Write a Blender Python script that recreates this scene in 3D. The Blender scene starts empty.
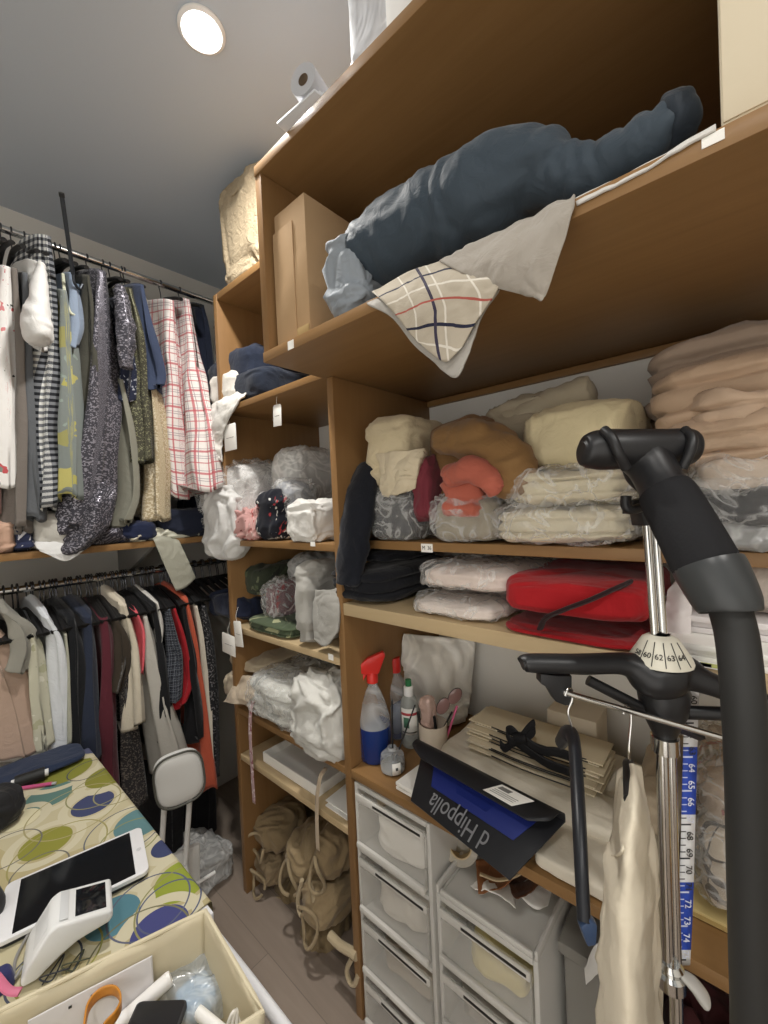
import bpy, bmesh, math, random
import numpy as np
from mathutils import Vector, Matrix
C = bpy.context.scene.collection
PI = math.pi
# ------------------------------------------------------------------ camera
F_PX, EYE = 412.65, np.array([0.0, 0.0, 1.5])
YAW, PITCH, ROLL = (math.radians(a) for a in (48.813, -1.002, -2.592))
def cam_axes():
    cy, sy = math.cos(YAW), math.sin(YAW)
    fwd = np.array([sy*math.cos(PITCH), cy*math.cos(PITCH), math.sin(PITCH)])
    right = np.array([cy, -sy, 0.0]); up = np.cross(right, fwd)
    c, s = math.cos(ROLL), math.sin(ROLL)
    return np.array([c*right+s*up, -s*right+c*up, fwd])
AX = cam_axes()
cd = bpy.data.cameras.new('camera'); cam = bpy.data.objects.new('camera', cd); C.objects.link(cam)
cd.sensor_fit = 'AUTO'; cd.sensor_width = 36.0; cd.lens = 36.0*F_PX/1024; cd.clip_start = 0.02; cd.clip_end = 50
mw = Matrix.Identity(4)
for i in range(3):
    mw[i][0], mw[i][1], mw[i][2], mw[i][3] = AX[0][i], AX[1][i], -AX[2][i], EYE[i]
cam.matrix_world = mw
bpy.context.scene.camera = cam
def at(x, y, X=None, Y=None, Z=None, D=None):
    """the point of the room on a plane (X, Y or Z in metres, or depth D) that the photo shows at pixel x, y"""
    d = AX.T @ np.array([(x-384)/F_PX, -(y-512)/F_PX, 1.0])
    t = X/d[0] if X is not None else Y/d[1] if Y is not None else (Z-EYE[2])/d[2] if Z is not None else D
    return EYE + t*d
# ------------------------------------------------------------------ noise
_rng = np.random.RandomState(7)
_perm = np.concatenate([_rng.permutation(256)]*2)
_g = _rng.normal(size=(256, 3)); _g /= np.linalg.norm(_g, axis=1)[:, None]
def perlin(P, seed=0):
    P = np.asarray(P, float) + np.array([seed*17.31, seed*7.77, seed*3.13])
    i = np.floor(P).astype(int); f = P - i; u = f*f*f*(f*(f*6-15)+10); i &= 255
    out = 0
    for dx in (0, 1):
        for dy in (0, 1):
            for dz in (0, 1):
                h = _perm[(_perm[(_perm[(i[:, 0]+dx) & 255]+i[:, 1]+dy) & 255]+i[:, 2]+dz) & 255]
                g = _g[h]; w = (u[:, 0] if dx else 1-u[:, 0])*(u[:, 1] if dy else 1-u[:, 1])*(u[:, 2] if dz else 1-u[:, 2])
                out = out + w*(g[:, 0]*(f[:, 0]-dx)+g[:, 1]*(f[:, 1]-dy)+g[:, 2]*(f[:, 2]-dz))
    return out*1.6
def fbm(P, seed=0, o=3):
    return sum(perlin(P*2.0**k, seed+k*11)*0.5**k for k in range(o))
def warp(P, seed, a):
    return P + a*np.stack([perlin(P*.8, seed+31), perlin(P*.8, seed+57), perlin(P*.8, seed+83)], 1)
def folds(P, seed, style):
    """cloth: long soft folds; bag: sharp crinkles; soft: gentle"""
    if style == 'bag':
        Q = warp(P, seed, .5)
        return (1-2.2*np.abs(perlin(Q*1.3, seed)))*.55 + (1-2.2*np.abs(perlin(Q*2.9, seed+5)))*.33 + .2*(1-2.2*np.abs(perlin(Q*6, seed+9))) - .45
    if style == 'soft':
        return fbm(P, seed, 2)
    a = seed*2.4; R = P.copy(); c, s = math.cos(a), math.sin(a)
    R[:, 0], R[:, 1] = (P[:, 0]*c+P[:, 1]*s)*.5, -P[:, 0]*s+P[:, 1]*c
    Q = warp(R, seed, .9)
    return (1-2*np.abs(perlin(Q, seed)))*.7 + (1-2*np.abs(perlin(Q*2.1+3, seed+5)))*.38 + (1-2*np.abs(perlin(Q*4.3+3, seed+8)))*.13 - .6
# ------------------------------------------------------------------ objects
WL = {}
def link(name, V, Fs, m, parent=None, uv=None, smooth=True, mi=None, sharp=None):
    V = np.asarray(V, float)
    if parent is None or parent.name not in WL:
        loc = np.array([(V[:, 0].min()+V[:, 0].max())/2, (V[:, 1].min()+V[:, 1].max())/2, V[:, 2].min()])
    else:
        loc = (V.min(0)+V.max(0))/2
    me = bpy.data.meshes.new(name); me.from_pydata((V-loc).tolist(), [], [list(map(int, f)) for f in Fs])
    for mm in (m if isinstance(m, (list, tuple)) else [m]): me.materials.append(mm)
    if mi is not None: me.polygons.foreach_set('material_index', mi)
    me.polygons.foreach_set('use_smooth', [bool(smooth)]*len(me.polygons))
    if uv is not None:
        l = me.uv_layers.new(name='UVMap'); idx = np.empty(len(me.loops), int); me.loops.foreach_get('vertex_index', idx)
        l.data.foreach_set('uv', np.asarray(uv, float)[idx].ravel())
    if sharp is not None:
        me.set_sharp_from_angle(angle=math.radians(sharp))
    me.update()
    o = bpy.data.objects.new(name, me); C.objects.link(o)
    if parent is not None:
        o.parent = parent; o.location = loc - WL[parent.name]
    else:
        o.location = loc
    WL[o.name] = loc
    return o
def thing(name, label, cat, loc, group=None):
    o = bpy.data.objects.new(name, None); C.objects.link(o); o.location = loc; o.empty_display_size = .05
    WL[o.name] = np.array(loc, float)
    return tag(o, label, cat, group)
def tag(o, label=None, cat=None, group=None, kind=None):
    if label: o['label'] = label
    if cat: o['category'] = cat
    if group: o['group'] = group
    if kind: o['kind'] = kind
    return o
def copy_tree(o, loc, label=None, group=None):
    r = o.copy(); C.objects.link(r); r.location = loc; WL[r.name] = np.array(loc, float)
    if label: r['label'] = label
    if group: r['group'] = group
    def kids(a, b):
        for ch in list(a.children):
            c = ch.copy(); C.objects.link(c); c.parent = b; kids(ch, c)
    kids(o, r)
    return r
# ------------------------------------------------------------------ mesh pieces: every piece is (V, F)
class MB:
    def __init__(s): s.V, s.F, s.M = [], [], []
    def add(s, V, Fs, m=0):
        b = len(s.V); s.V += [tuple(map(float, v)) for v in V]; s.F += [[i+b for i in f] for f in Fs]; s.M += [m]*len(Fs); return s
    def box(s, a, b, bev=.002, m=0, seg=2):
        a, b = np.minimum(a, b), np.maximum(a, b)
        return s.hexa([(a[0], a[1], a[2]), (b[0], a[1], a[2]), (b[0], b[1], a[2]), (a[0], b[1], a[2]),
                       (a[0], a[1], b[2]), (b[0], a[1], b[2]), (b[0], b[1], b[2]), (a[0], b[1], b[2])], bev, m, seg)
    def hexa(s, P, bev=.002, m=0, seg=2):
        bm = bmesh.new(); vs = [bm.verts.new(p) for p in P]
        for f in ((3, 2, 1, 0), (4, 5, 6, 7), (0, 1, 5, 4), (1, 2, 6, 5), (2, 3, 7, 6), (3, 0, 4, 7)): bm.faces.new([vs[i] for i in f])
        return s._bm(bm, bev, m, seg)
    def prism(s, poly, off, bev=.002, m=0, seg=2):
        """poly: planar list of 3-D points, extruded by the vector off"""
        bm = bmesh.new(); off = Vector(off); a = [bm.verts.new(p) for p in poly]; b = [bm.verts.new(Vector(p)+off) for p in poly]; n = len(poly)
        bm.faces.new(a[::-1]); bm.faces.new(b)
        for i in range(n): bm.faces.new((a[i], a[(i+1) % n], b[(i+1) % n], b[i]))
        return s._bm(bm, bev, m, seg)
    def _bm(s, bm, bev, m, seg=2):
        bmesh.ops.recalc_face_normals(bm, faces=bm.faces)
        if bev > 0: bmesh.ops.bevel(bm, geom=list(bm.edges), offset=bev, segments=seg, profile=.5, affect='EDGES', clamp_overlap=True)
        bm.verts.index_update(); s.add([v.co for v in bm.verts], [[v.index for v in f.verts] for f in bm.faces], m); bm.free(); return s
    def tube(s, path, r, n=12, m=0, flat=1.0, up=(0, 0, 1), sub=1, cap=True):
        V, Fs = tube(path, r, n, flat, up, sub, cap); return s.add(V, Fs, m)
    def lathe(s, prof, c, n=28, m=0, axis=(0, 0, 1)):
        """prof: list of (radius, height) along the axis"""
        ax = np.array(axis, float); ax /= np.linalg.norm(ax); t = np.array([1., 0, 0]) if abs(ax[0]) < .9 else np.array([0, 1., 0])
        e1 = np.cross(ax, t); e1 /= np.linalg.norm(e1); e2 = np.cross(ax, e1); c = np.array(c, float); V, Fs = [], []
        for r, h in prof:
            for k in range(n):
                a = 2*PI*k/n; V.append(c+ax*h+max(r, 1e-5)*(math.cos(a)*e1+math.sin(a)*e2))
        for j in range(len(prof)-1):
            for k in range(n): Fs.append((j*n+k, j*n+(k+1) % n, (j+1)*n+(k+1) % n, (j+1)*n+k))
        if prof[0][0] > 1e-4: Fs.append(tuple(range(n))[::-1])
        if prof[-1][0] > 1e-4: Fs.append(tuple((len(prof)-1)*n+k for k in range(n)))
        return s.add(V, Fs, m)
    def build(s, name, m, parent=None, sharp=35, uv=None):
        return link(name, s.V, s.F, m, parent, smooth=True, mi=s.M, sharp=sharp, uv=uv)
def spline(P, n):
    P = np.asarray(P, float)
    if len(P) < 3: t = np.linspace(0, 1, n).reshape((-1,)+(1,)*(P.ndim-1)); return P[0]*(1-t)+P[-1]*t
    sh = P.shape[1:]; Q = np.concatenate([[2*P[0]-P[1]], P, [2*P[-1]-P[-2]]]); t = np.linspace(0, len(P)-1-1e-9, n); i = t.astype(int); f = (t-i).reshape((-1,)+(1,)*len(sh))
    a, b, c, d = Q[i], Q[i+1], Q[i+2], Q[i+3]
    return .5*((2*b)+(-a+c)*f+(2*a-5*b+4*c-d)*f*f+(-a+3*b-3*c+d)*f**3)
def tube(path, r, n=12, flat=1.0, up=(0, 0, 1), sub=1, cap=True):
    path = np.asarray(path, float); r = np.ones(len(path))*np.asarray(r, float)
    if sub > 1:
        N = (len(path)-1)*sub+1; pr = spline(np.column_stack([path, r]), N); path, r = pr[:, :3], np.abs(pr[:, 3])
    T = np.gradient(path, axis=0); T /= np.linalg.norm(T, axis=1)[:, None]+1e-12; V, Fs = [], []
    u = np.array(up, float)
    if abs(T[0] @ u) > .95: u = np.array([1., 0, 0])
    for i in range(len(path)):
        u = u-T[i]*(u @ T[i]); u /= np.linalg.norm(u)+1e-12; w = np.cross(T[i], u)
        for k in range(n):
            a = 2*PI*k/n; V.append(path[i]+r[i]*(math.cos(a)*w+flat*math.sin(a)*u))
    m = len(path)
    for j in range(m-1):
        for k in range(n): Fs.append((j*n+k, j*n+(k+1) % n, (j+1)*n+(k+1) % n, (j+1)*n+k))
    if cap: Fs.append(tuple(range(n))[::-1]); Fs.append(tuple((m-1)*n+k for k in range(n)))
    return np.array(V), Fs
def grid_faces(nu, nv, wrap_u=False):
    Fs = []
    for j in range(nv-1):
        for i in range(nu if wrap_u else nu-1):
            a, b = j*nu+i, j*nu+(i+1) % nu; Fs.append((a, b, b+nu, a+nu))
    return Fs
def normals(V, Fs):
    N = np.zeros_like(V); A = np.array([f[:4] if len(f) >= 4 else (f[0], f[1], f[2], f[2]) for f in Fs])
    n = np.cross(V[A[:, 2]]-V[A[:, 0]], V[A[:, 3]]-V[A[:, 1]])
    for k in range(4): np.add.at(N, A[:, k], n)
    return N/(np.linalg.norm(N, axis=1)[:, None]+1e-12)
def sp(a, e): return np.sign(a)*np.abs(a)**e
def lump(name, lo, hi, m, parent=None, seed=1, amp=.016, freq=9, style='cloth', e=(.42, .45), nu=110, nv=64, layers=0, lay_amp=.006, rot=0, lean=(0, 0), flat=True, taper=0, aniso=(1, 1, 1), zbot=None):
    """a soft heap filling the box lo..hi: rounded, wrinkled and flat underneath"""
    lo, hi = np.array(lo, float), np.array(hi, float); c, h = (lo+hi)/2, np.maximum((hi-lo)/2, .003)
    u = np.linspace(0, 2*PI, nu, endpoint=False); v = np.linspace(-PI/2, PI/2, nv); U, W = np.meshgrid(u, v)
    cx = sp(np.cos(W), e[0])*sp(np.cos(U), e[1]); cy = sp(np.cos(W), e[0])*sp(np.sin(U), e[1]); cz = sp(np.sin(W), e[0])
    P = np.stack([cx.ravel(), cy.ravel(), cz.ravel()], 1)
    k = 1-taper*(P[:, 2]*.5+.5); P[:, 0] *= k; P[:, 1] *= k
    V = P*h; Fs = grid_faces(nu, nv, True); N = normals(V, Fs)
    if N[nu*(nv//2)] @ V[nu*(nv//2)] < 0: N = -N
    d = folds((V+c)*freq*np.array(aniso), seed, style)*amp
    if layers:
        zz = (V[:, 2]/h[2]*.5+.5)+.09*perlin(V*6+c, seed+3); side = np.clip(1.6-1.6*np.abs(N[:, 2]), 0, 1)
        d = d*.75-lay_amp*1.5*np.exp(-((np.abs(((zz*layers) % 1)-.5)-.5)/.13)**2)*side*1.6
    V = V+N*d[:, None]
    V[:, 0] += lean[0]*(V[:, 2]+h[2]); V[:, 1] += lean[1]*(V[:, 2]+h[2])
    if rot: ca, sa = math.cos(rot), math.sin(rot); V[:, :2] = V[:, :2] @ np.array([[ca, sa], [-sa, ca]])
    if flat: V[:, 2] = np.maximum(V[:, 2], -h[2]); 
    V = V+c
    return link(name, V, Fs, m, parent, uv=np.stack([(U.ravel()/(2*PI))*2*(h[0]+h[1])*1.6, V[:, 2]-.7*V[:, 0]], 1))
def sheet(name, rows, m, parent=None, th=.003, seed=1, amp=.006, freq=12, style='cloth', nu=40, nv=40):
    """a cloth through rows of points (each row left to right, rows top to bottom), with real thickness"""
    R = np.array([spline(np.array(r, float), nu) for r in rows]); G = spline(R, nv); V = G.reshape(-1, 3); Fs = grid_faces(nu, nv); N = normals(V, Fs)
    V = V+N*(folds(V*freq, seed, style)*amp)[:, None]; N = normals(V, Fs); n = len(V)
    G = V.reshape(nv, nu, 3)
    su = np.concatenate([np.zeros((nv, 1)), np.cumsum(np.linalg.norm(np.diff(G, axis=1), axis=2), axis=1)], 1); su -= su.mean(1)[:, None]
    sv = np.concatenate([np.zeros((1, nu)), np.cumsum(np.linalg.norm(np.diff(G, axis=0), axis=2), axis=0)], 0)
    uv = np.stack([su.ravel(), -sv.ravel()], 1)
    A, B = V+N*th/2, V-N*th/2; F2 = [f for f in Fs]+[tuple(i+n for i in f[::-1]) for f in Fs]
    bd = [(i, i+1) for i in range(nu-1)]+[(j*nu+nu-1, (j+1)*nu+nu-1) for j in range(nv-1)]+[((nv-1)*nu+i+1, (nv-1)*nu+i) for i in range(nu-1)]+[((j+1)*nu, j*nu) for j in range(nv-1)]
    F2 += [(b, a, a+n, b+n) for a, b in bd]
    return link(name, np.concatenate([A, B]), F2, m, parent, uv=np.concatenate([uv, uv]))
def sausage(name, path, r, m, parent=None, seed=1, amp=.006, freq=14, style='cloth', n=40, sub=14, flat=1.0, up=(0, 0, 1), zmin=None):
    """a rolled or stuffed piece of cloth along a path"""
    path = np.asarray(path, float); r = np.ones(len(path))*np.asarray(r, float)
    T0, T1 = path[0]-path[1], path[-1]-path[-2]; T0 /= np.linalg.norm(T0); T1 /= np.linalg.norm(T1)
    path = np.concatenate([[path[0]+T0*r[0]*.35], path, [path[-1]+T1*r[-1]*.35]]); r = np.concatenate([[r[0]*.55], r, [r[-1]*.55]])
    V, Fs = tube(path, r, n, flat, up, sub); N = normals(V, Fs)
    V = V+N*(folds(V*freq, seed, style)*amp)[:, None]
    if zmin is not None: V[:, 2] = np.maximum(V[:, 2], zmin)
    uv = np.stack([np.tile(np.arange(n)/n, len(V)//n)*2*PI*r.mean(), np.repeat(np.arange(len(V)//n), n)*.01], 1)
    return link(name, V, Fs, m, parent, uv=uv)
def text(name, body, size, o, ex, ey, m, parent=None, depth=.0003, sx=1.0):
    """lettering on a surface: origin o, reading direction ex, letter-up direction ey (world)"""
    cu = bpy.data.curves.new(name, 'FONT'); cu.body = body; cu.size = size; cu.extrude = depth; cu.align_x = 'CENTER'; cu.align_y = 'CENTER'; cu.materials.append(m)
    tmp = bpy.data.objects.new(name+'_source', cu); C.objects.link(tmp); dg = bpy.context.evaluated_depsgraph_get(); me = bpy.data.meshes.new_from_object(tmp.evaluated_get(dg)); 
    V = np.array([v.co[:] for v in me.vertices]); Fs = [list(p.vertices) for p in me.polygons]
    bpy.data.objects.remove(tmp); bpy.data.curves.remove(cu)
    ex, ey = np.array(ex, float), np.array(ey, float); ex /= np.linalg.norm(ex); ey -= ex*(ey @ ex); ey /= np.linalg.norm(ey); ez = np.cross(ex, ey)
    V = np.array(o)+V[:, :1]*sx*ex+V[:, 1:2]*ey+V[:, 2:]*ez
    return link(name, V, Fs, m, parent, smooth=False)
# ------------------------------------------------------------------ materials
def lin(c):
    if isinstance(c, str): c = [int(c[i:i+2], 16) for i in (0, 2, 4)]
    return tuple((v/255/12.92 if v/255 <= .04045 else ((v/255+.055)/1.055)**2.4) for v in c)+(1.0,)
class NT:
    def __init__(s, name, rough=.7, spec=.3):
        s.m = bpy.data.materials.new(name); s.m.use_nodes = True; s.t = s.m.node_tree; s.b = s.t.nodes['Principled BSDF']
        s.b.inputs['Roughness'].default_value = rough; s.b.inputs['Specular IOR Level'].default_value = spec
    def n(s, typ, ins=None, **kw):
        nd = s.t.nodes.new(typ)
        for k, v in kw.items(): setattr(nd, k, v)
        for k, v in (ins or {}).items(): s.put(nd.inputs[k], v)
        return nd
    def put(s, inp, v):
        if isinstance(v, bpy.types.NodeSocket): s.t.links.new(v, inp)
        elif isinstance(v, bpy.types.Node): s.t.links.new(v.outputs[0], inp)
        else: inp.default_value = v
    def math(s, op, a, b=0.0, c=None):
        nd = s.t.nodes.new('ShaderNodeMath'); nd.operation = op; s.put(nd.inputs[0], a); s.put(nd.inputs[1], b)
        if c is not None: s.put(nd.inputs[2], c)
        return nd.outputs[0]
    def mix(s, f, a, b):
        nd = s.t.nodes.new('ShaderNodeMix'); nd.data_type = 'RGBA'; s.put(nd.inputs[0], f); s.put(nd.inputs[6], lin(a) if isinstance(a, str) else a); s.put(nd.inputs[7], lin(b) if isinstance(b, str) else b); return nd.outputs[2]
    def ramp(s, f, stops, interp='LINEAR'):
        nd = s.t.nodes.new('ShaderNodeValToRGB'); cr = nd.color_ramp; cr.interpolation = interp
        while len(cr.elements) < len(stops): cr.elements.new(.5)
        for e_, (p, c) in zip(cr.elements, stops): e_.position = p; e_.color = lin(c) if isinstance(c, str) else c
        s.put(nd.inputs[0], f); return nd.outputs[0]
    def obj(s): return s.n('ShaderNodeTexCoord').outputs['Object']
    def uv(s):
        nd = s.n('ShaderNodeTexCoord'); sep = s.n('ShaderNodeSeparateXYZ', {0: nd.outputs['UV']}); return nd.outputs['UV'], sep.outputs[0], sep.outputs[1]
    def noise(s, scale, vec=None, detail=3, dist=0.0, rough=.55):
        nd = s.n('ShaderNodeTexNoise', {'Scale': scale, 'Detail': detail, 'Distortion': dist, 'Roughness': rough}); s.put(nd.inputs['Vector'], vec if vec is not None else s.obj()); return nd.outputs[0]
    def bump(s, h, strength=.3, dist=.003):
        nd = s.n('ShaderNodeBump', {'Strength': strength, 'Distance': dist, 'Height': h}); s.t.links.new(nd.outputs[0], s.b.inputs['Normal'])
    def col(s, v): s.put(s.b.inputs['Base Color'], lin(v) if isinstance(v, str) else v); return s
    def band(s, x, period, lo, hi, off=0.0):
        """1 where the fraction of x/period lies between lo and hi"""
        f = s.math('FRACT', s.math('ADD', s.math('DIVIDE', x, period), off)); return s.math('MULTIPLY', s.math('GREATER_THAN', f, lo), s.math('LESS_THAN', f, hi))
_mc = {}
def cloth(c, rough=.85, bump=.5, sheen=.15, key=None, scale=26, var=.0):
    k = ('cloth', c, rough, bump, sheen, scale, var)
    if k in _mc: return _mc[k]
    t = NT('cloth_'+c, rough, .2)
    if var:
        t.col(t.mix(t.noise(55, detail=4), c, tuple(min(1, x*(1+var)) for x in lin(c)[:3])+(1,)))
    else: t.col(c)
    t.b.inputs['Sheen Weight'].default_value = sheen
    w = t.noise(scale, detail=4, dist=1.2)
    t.bump(w, bump, .006); _mc[k] = t.m; return t.m
def plain(c, rough=.5, spec=.4, metal=0.0):
    k = ('plain', c, rough, spec, metal)
    if k in _mc: return _mc[k]
    t = NT('plain_'+c, rough, spec); t.col(c); t.b.inputs['Metallic'].default_value = metal
    t.bump(t.noise(400, detail=2), .05, .0004); _mc[k] = t.m; return t.m
def paper(c, rough=.6):
    t = NT('paper_'+c, rough, .25); t.col(c); t.bump(t.noise(18, detail=3, dist=.6), .25, .004); return t.m
def film(name='clear_film', tint='f2f2f0', alpha=.10, rough=.12, crease=13):
    """thin crinkled plastic: mostly see-through, with highlights painted along its creases"""
    t = NT(name, rough, .6); t.col(tint)
    cr = t.noise(crease, detail=2, dist=1.4, rough=.5); t.bump(t.math('ADD', cr, t.math('ABSOLUTE', t.math('SUBTRACT', cr, .5))), .9, .008)
    lw = t.n('ShaderNodeLayerWeight', {'Blend': .35}).outputs['Facing']
    ridge = t.math('SUBTRACT', 1.0, t.math('MULTIPLY', t.math('ABSOLUTE', t.math('SUBTRACT', cr, .5)), 16.0))
    a = t.math('ADD', t.math('ADD', alpha, t.math('MULTIPLY', lw, .22)), t.math('MULTIPLY', t.math('MAXIMUM', ridge, 0.0), .26))  # opacity raised on the ridges as painted crinkle highlights
    t.put(t.b.inputs['Alpha'], t.math('MINIMUM', a, 1.0)); return t.m
def wood(name, c1, c2, rough=.45, axis=1, scale=14):
    t = NT(name, rough, .4); sc = [1.0, 1.0, 1.0]; sc = [12.0 if i != axis else .8 for i in range(3)]
    mp = t.n('ShaderNodeMapping', {'Vector': t.obj(), 'Scale': sc}); g = t.noise(3.0, mp.outputs[0], 6, .5, .65)
    t.col(t.mix(g, c1, c2)); t.bump(g, .06, .001); return t.m
# ================================================================== the room
def structure(name, a, b, m, bev=0):
    return tag(MB().box(np.array(a, float), np.array(b, float), bev).build(name, m), kind='structure')
t = NT('wall_paint', .85, .2); t.col('e2e0da'); t.bump(t.noise(60, detail=4), .08, .002); M_WALL = t.m
t = NT('ceiling_paint', .9, .2); t.col('c0c9d3'); t.bump(t.noise(40, detail=3), .05, .002); M_CEIL = t.m
t = NT('floor_vinyl', .5, .35)
mp = t.n('ShaderNodeMapping', {'Vector': t.obj(), 'Rotation': (0, 0, PI/2)})
bk = t.n('ShaderNodeTexBrick', {'Vector': mp.outputs[0], 'Color1': lin('94867a'), 'Color2': lin('a8998c'), 'Mortar': lin('857a70'), 'Scale': 1.0, 'Mortar Size': .0015, 'Brick Width': .9, 'Row Height': .14})
mp2 = t.n('ShaderNodeMapping', {'Vector': t.obj(), 'Scale': (14, 1.2, 1)})
t.col(t.mix(t.math('MULTIPLY', t.noise(4, mp2.outputs[0], 6, .4), .5), bk.outputs[0], '7d7064')); M_FLOOR = t.m
X0, X1, Y0, Y1, ZC = -1.5, 1.28, -1.5, 2.2, 2.757
structure('floor', (X0, Y0, -.05), (X1, Y1, 0), M_FLOOR)
structure('ceiling', (X0, Y0, ZC), (X1, Y1, ZC+.05), M_CEIL)
structure('wall_back', (X0-.05, Y1, 0), (X1+.05, Y1+.05, ZC), M_WALL)
structure('wall_right', (X1, Y0, 0), (X1+.05, Y1, ZC), M_WALL)
structure('wall_left', (X0-.05, .9, 0), (X0, Y1, ZC), M_WALL)
structure('added_opening_lintel', (X0-.05, Y0, 2.3), (X0, .9, ZC), M_WALL)  # over an unseen opening added so soft light reaches the shelves
structure('wall_front', (X0-.05, Y0-.05, 0), (X1+.05, Y0, ZC), M_WALL)
# ------------------------------------------------------------------ ceiling spots
M_LED = NT('lamp_lens'); M_LED.col('ffffff'); M_LED.b.inputs['Emission Color'].default_value = (1, .98, .95, 1); M_LED.b.inputs['Emission Strength'].default_value = 60; M_LED = M_LED.m
M_WHITE = plain('eeeeec', .4)
def spot(x, y, label, power, size=1.9, blend=.6):
    r = thing('ceiling_spotlight', label, 'ceiling light', (x, y, ZC), 'recessed spotlights in the ceiling')
    MB().lathe([(.058, -.001), (.058, -.006), (.050, -.010), (.043, -.006), (.043, -.001)], (x, y, ZC), 40).build('trim_ring', M_WHITE, r)
    MB().lathe([(.0, -.004), (.043, -.004), (.043, -.002), (0, -.002)], (x, y, ZC), 40).build('lens', M_LED, r)
    ld = bpy.data.lights.new('spot_beam', 'AREA'); ld.shape = 'DISK'; ld.size = .10; ld.energy = power; ld.color = (1, .965, .91); ld.spread = math.radians(150)
    lo = bpy.data.objects.new('spot_beam', ld); C.objects.link(lo); lo.location = (x, y, ZC-.012); return r
spot(.55, 1.035, 'glowing round spotlight in the ceiling above the clothes rails', 13)
spot(-.55, -.15, 'round spotlight in the ceiling behind the table side of the room', 7)
spot(.15, -.85, 'round spotlight in the ceiling near the front wall', 9)
# ------------------------------------------------------------------ shelving
M_WOOD = wood('oak_laminate_upright', '7a5934', '93714a', .42, 2)
M_WOODY = wood('oak_laminate_board', '7f5e38', '99764c', .42, 1)
M_PINE = wood('pale_pine_board', 'b89f78', 'c9b48f', .5, 1)
M_STICK = paper('f4f2ec')
M_INK = plain('33322f', .6)
M_INKL = plain('6f6e6a', .6)
XF = .80; DIV = (.872, .897); ZB = 1.872
col = thing('shelf_unit', 'tall narrow oak shelf unit with five crowded shelves and a floor bay', 'shelf unit', (1.02, 1.21, 0))
P = lambda a, b, name, m, par, bev=.0015: MB().box(np.array(a, float), np.array(b, float), bev).build(name, m, par)
P((XF, 1.502, 0), (1.278, 1.527, 2.335), 'side_panel', M_WOOD, col)
P((XF+.002, .899, 2.312), (1.278, 1.501, 2.337), 'top_panel', M_WOODY, col)
def board(z, th, m, par, y0, y1, x0=XF+.002, name='shelf'):
    return P((x0, y0, z-th), (1.276, y1, z), name, m, par)
SH = dict(A=1.898, B=1.392, C=1.058, D=.738, E=.556)
for k in 'ABCDE': board(SH[k], .022, M_PINE if k in 'CE' else M_WOODY, col, .899, 1.501)
unit = thing('shelf_unit', 'wide oak shelf unit with two long shelves above a desk-height board', 'shelf unit', (1.02, .05, 0))
P((XF, DIV[0], 0), (1.278, DIV[1], ZB-.001), 'side_panel', M_WOOD, unit)
P((XF, -1.025, 0), (1.278, -1.0, ZB-.001), 'side_panel', M_WOOD, unit)
board(1.398, .024, M_WOODY, unit, -.999, DIV[0]-.001, .875)
board(1.224, .034, M_PINE, unit, -.999, DIV[0]-.001, XF)
board(.742, .024, M_WOODY, unit, -.999, DIV[0]-.001, XF, 'desk_board')
P((1.262, -.999, 1.85), (1.278, DIV[0]-.001, ZB-.001), 'batten', M_WOODY, unit)
box_ = thing('overhead_cabinet', 'deep open oak cabinet jutting out above the wide shelf unit', 'cabinet', (.93, 0, ZB))
P((.60, -1.05, ZB), (1.278, .907, ZB+.025), 'bottom_panel', M_WOODY, box_)
P((.60, -1.05, 2.335), (1.278, .907, 2.36), 'top_panel', M_WOODY, box_)
P((.602, .882, ZB+.026), (1.278, .906, 2.334), 'side_panel', M_WOOD, box_)
P((.602, -1.05, ZB+.026), (1.278, -1.026, 2.334), 'side_panel', M_WOOD, box_)
P((1.268, -1.025, ZB+.026), (1.279, .881, 2.334), 'back_panel', M_WOODY, box_)
def sticker(px, py, X, par, w=.026, h=.016, txt=None):
    c = at(px, py, X=X); s = P((X-.0012, c[1]-w/2, c[2]-h/2), (X-.0002, c[1]+w/2, c[2]+h/2), 'price_sticker', M_STICK, par, 0)
    if txt: text('lettering', txt, h*.62, (X-.0014, c[1], c[2]), (0, -1, 0), (0, 0, 1), M_INK, s, sx=.9)
sticker(427, 548, .875, unit, .036, .022, 'M  36')
sticker(291, 345, .60, box_, .022, .020); sticker(713, 139, .60, box_, .020, .012)
sticker(313, 544, XF+.002, col, .022, .014); sticker(331, 657, XF+.002, col, .022, .018)
# ------------------------------------------------------------------ wall shelf and clothes rails
M_CHROME = plain('d8d8d6', .16, .5, 1.0)
ws = thing('wall_shelf', 'long oak shelf fixed to the wall between the two clothes rails', 'shelf', (.2, 1.95, 1.37))
P((-1.4, 1.72, 1.378), (1.27, 2.198, 1.402), 'shelf_board', M_WOODY, ws)
for x in (-.9, -.1, .62, 1.2): MB().prism([(x, 2.196, 1.376), (x, 1.78, 1.376), (x, 2.196, 1.20)], (.02, 0, 0), .002).build('bracket', plain('8c8a86', .4), ws)
def rail(z, label, sag=0):
    r = thing('clothes_rail', label, 'clothes rail', (0, 1.88, z), 'chrome clothes rails')
    MB().tube([(-1.45, 1.88, z), (-.6, 1.88, z-sag*.4), (.2, 1.88, z-sag), (.8, 1.88, z-sag*.6), (1.278, 1.88, z)], .0125, 16, sub=6).build('rod', M_CHROME, r)
    for x in (-1.45, 1.262): MB().lathe([(.028, 0), (.028, .008), (.016, .014), (0, .014)], (x, 1.88, z), 24, axis=(1, 0, 0)).build('flange', M_CHROME, r)
    for x in (-.5, 1.15): MB().tube([(x, 1.88, z+.012), (x, 2.05, z+.03), (x, 2.199, z+.03)], .006, 10, sub=4).build('bracket', M_CHROME, r)
    return r
RT, RB = 2.497, 1.272
rail(RT, 'upper chrome clothes rail holding the long dresses near the ceiling')
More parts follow.
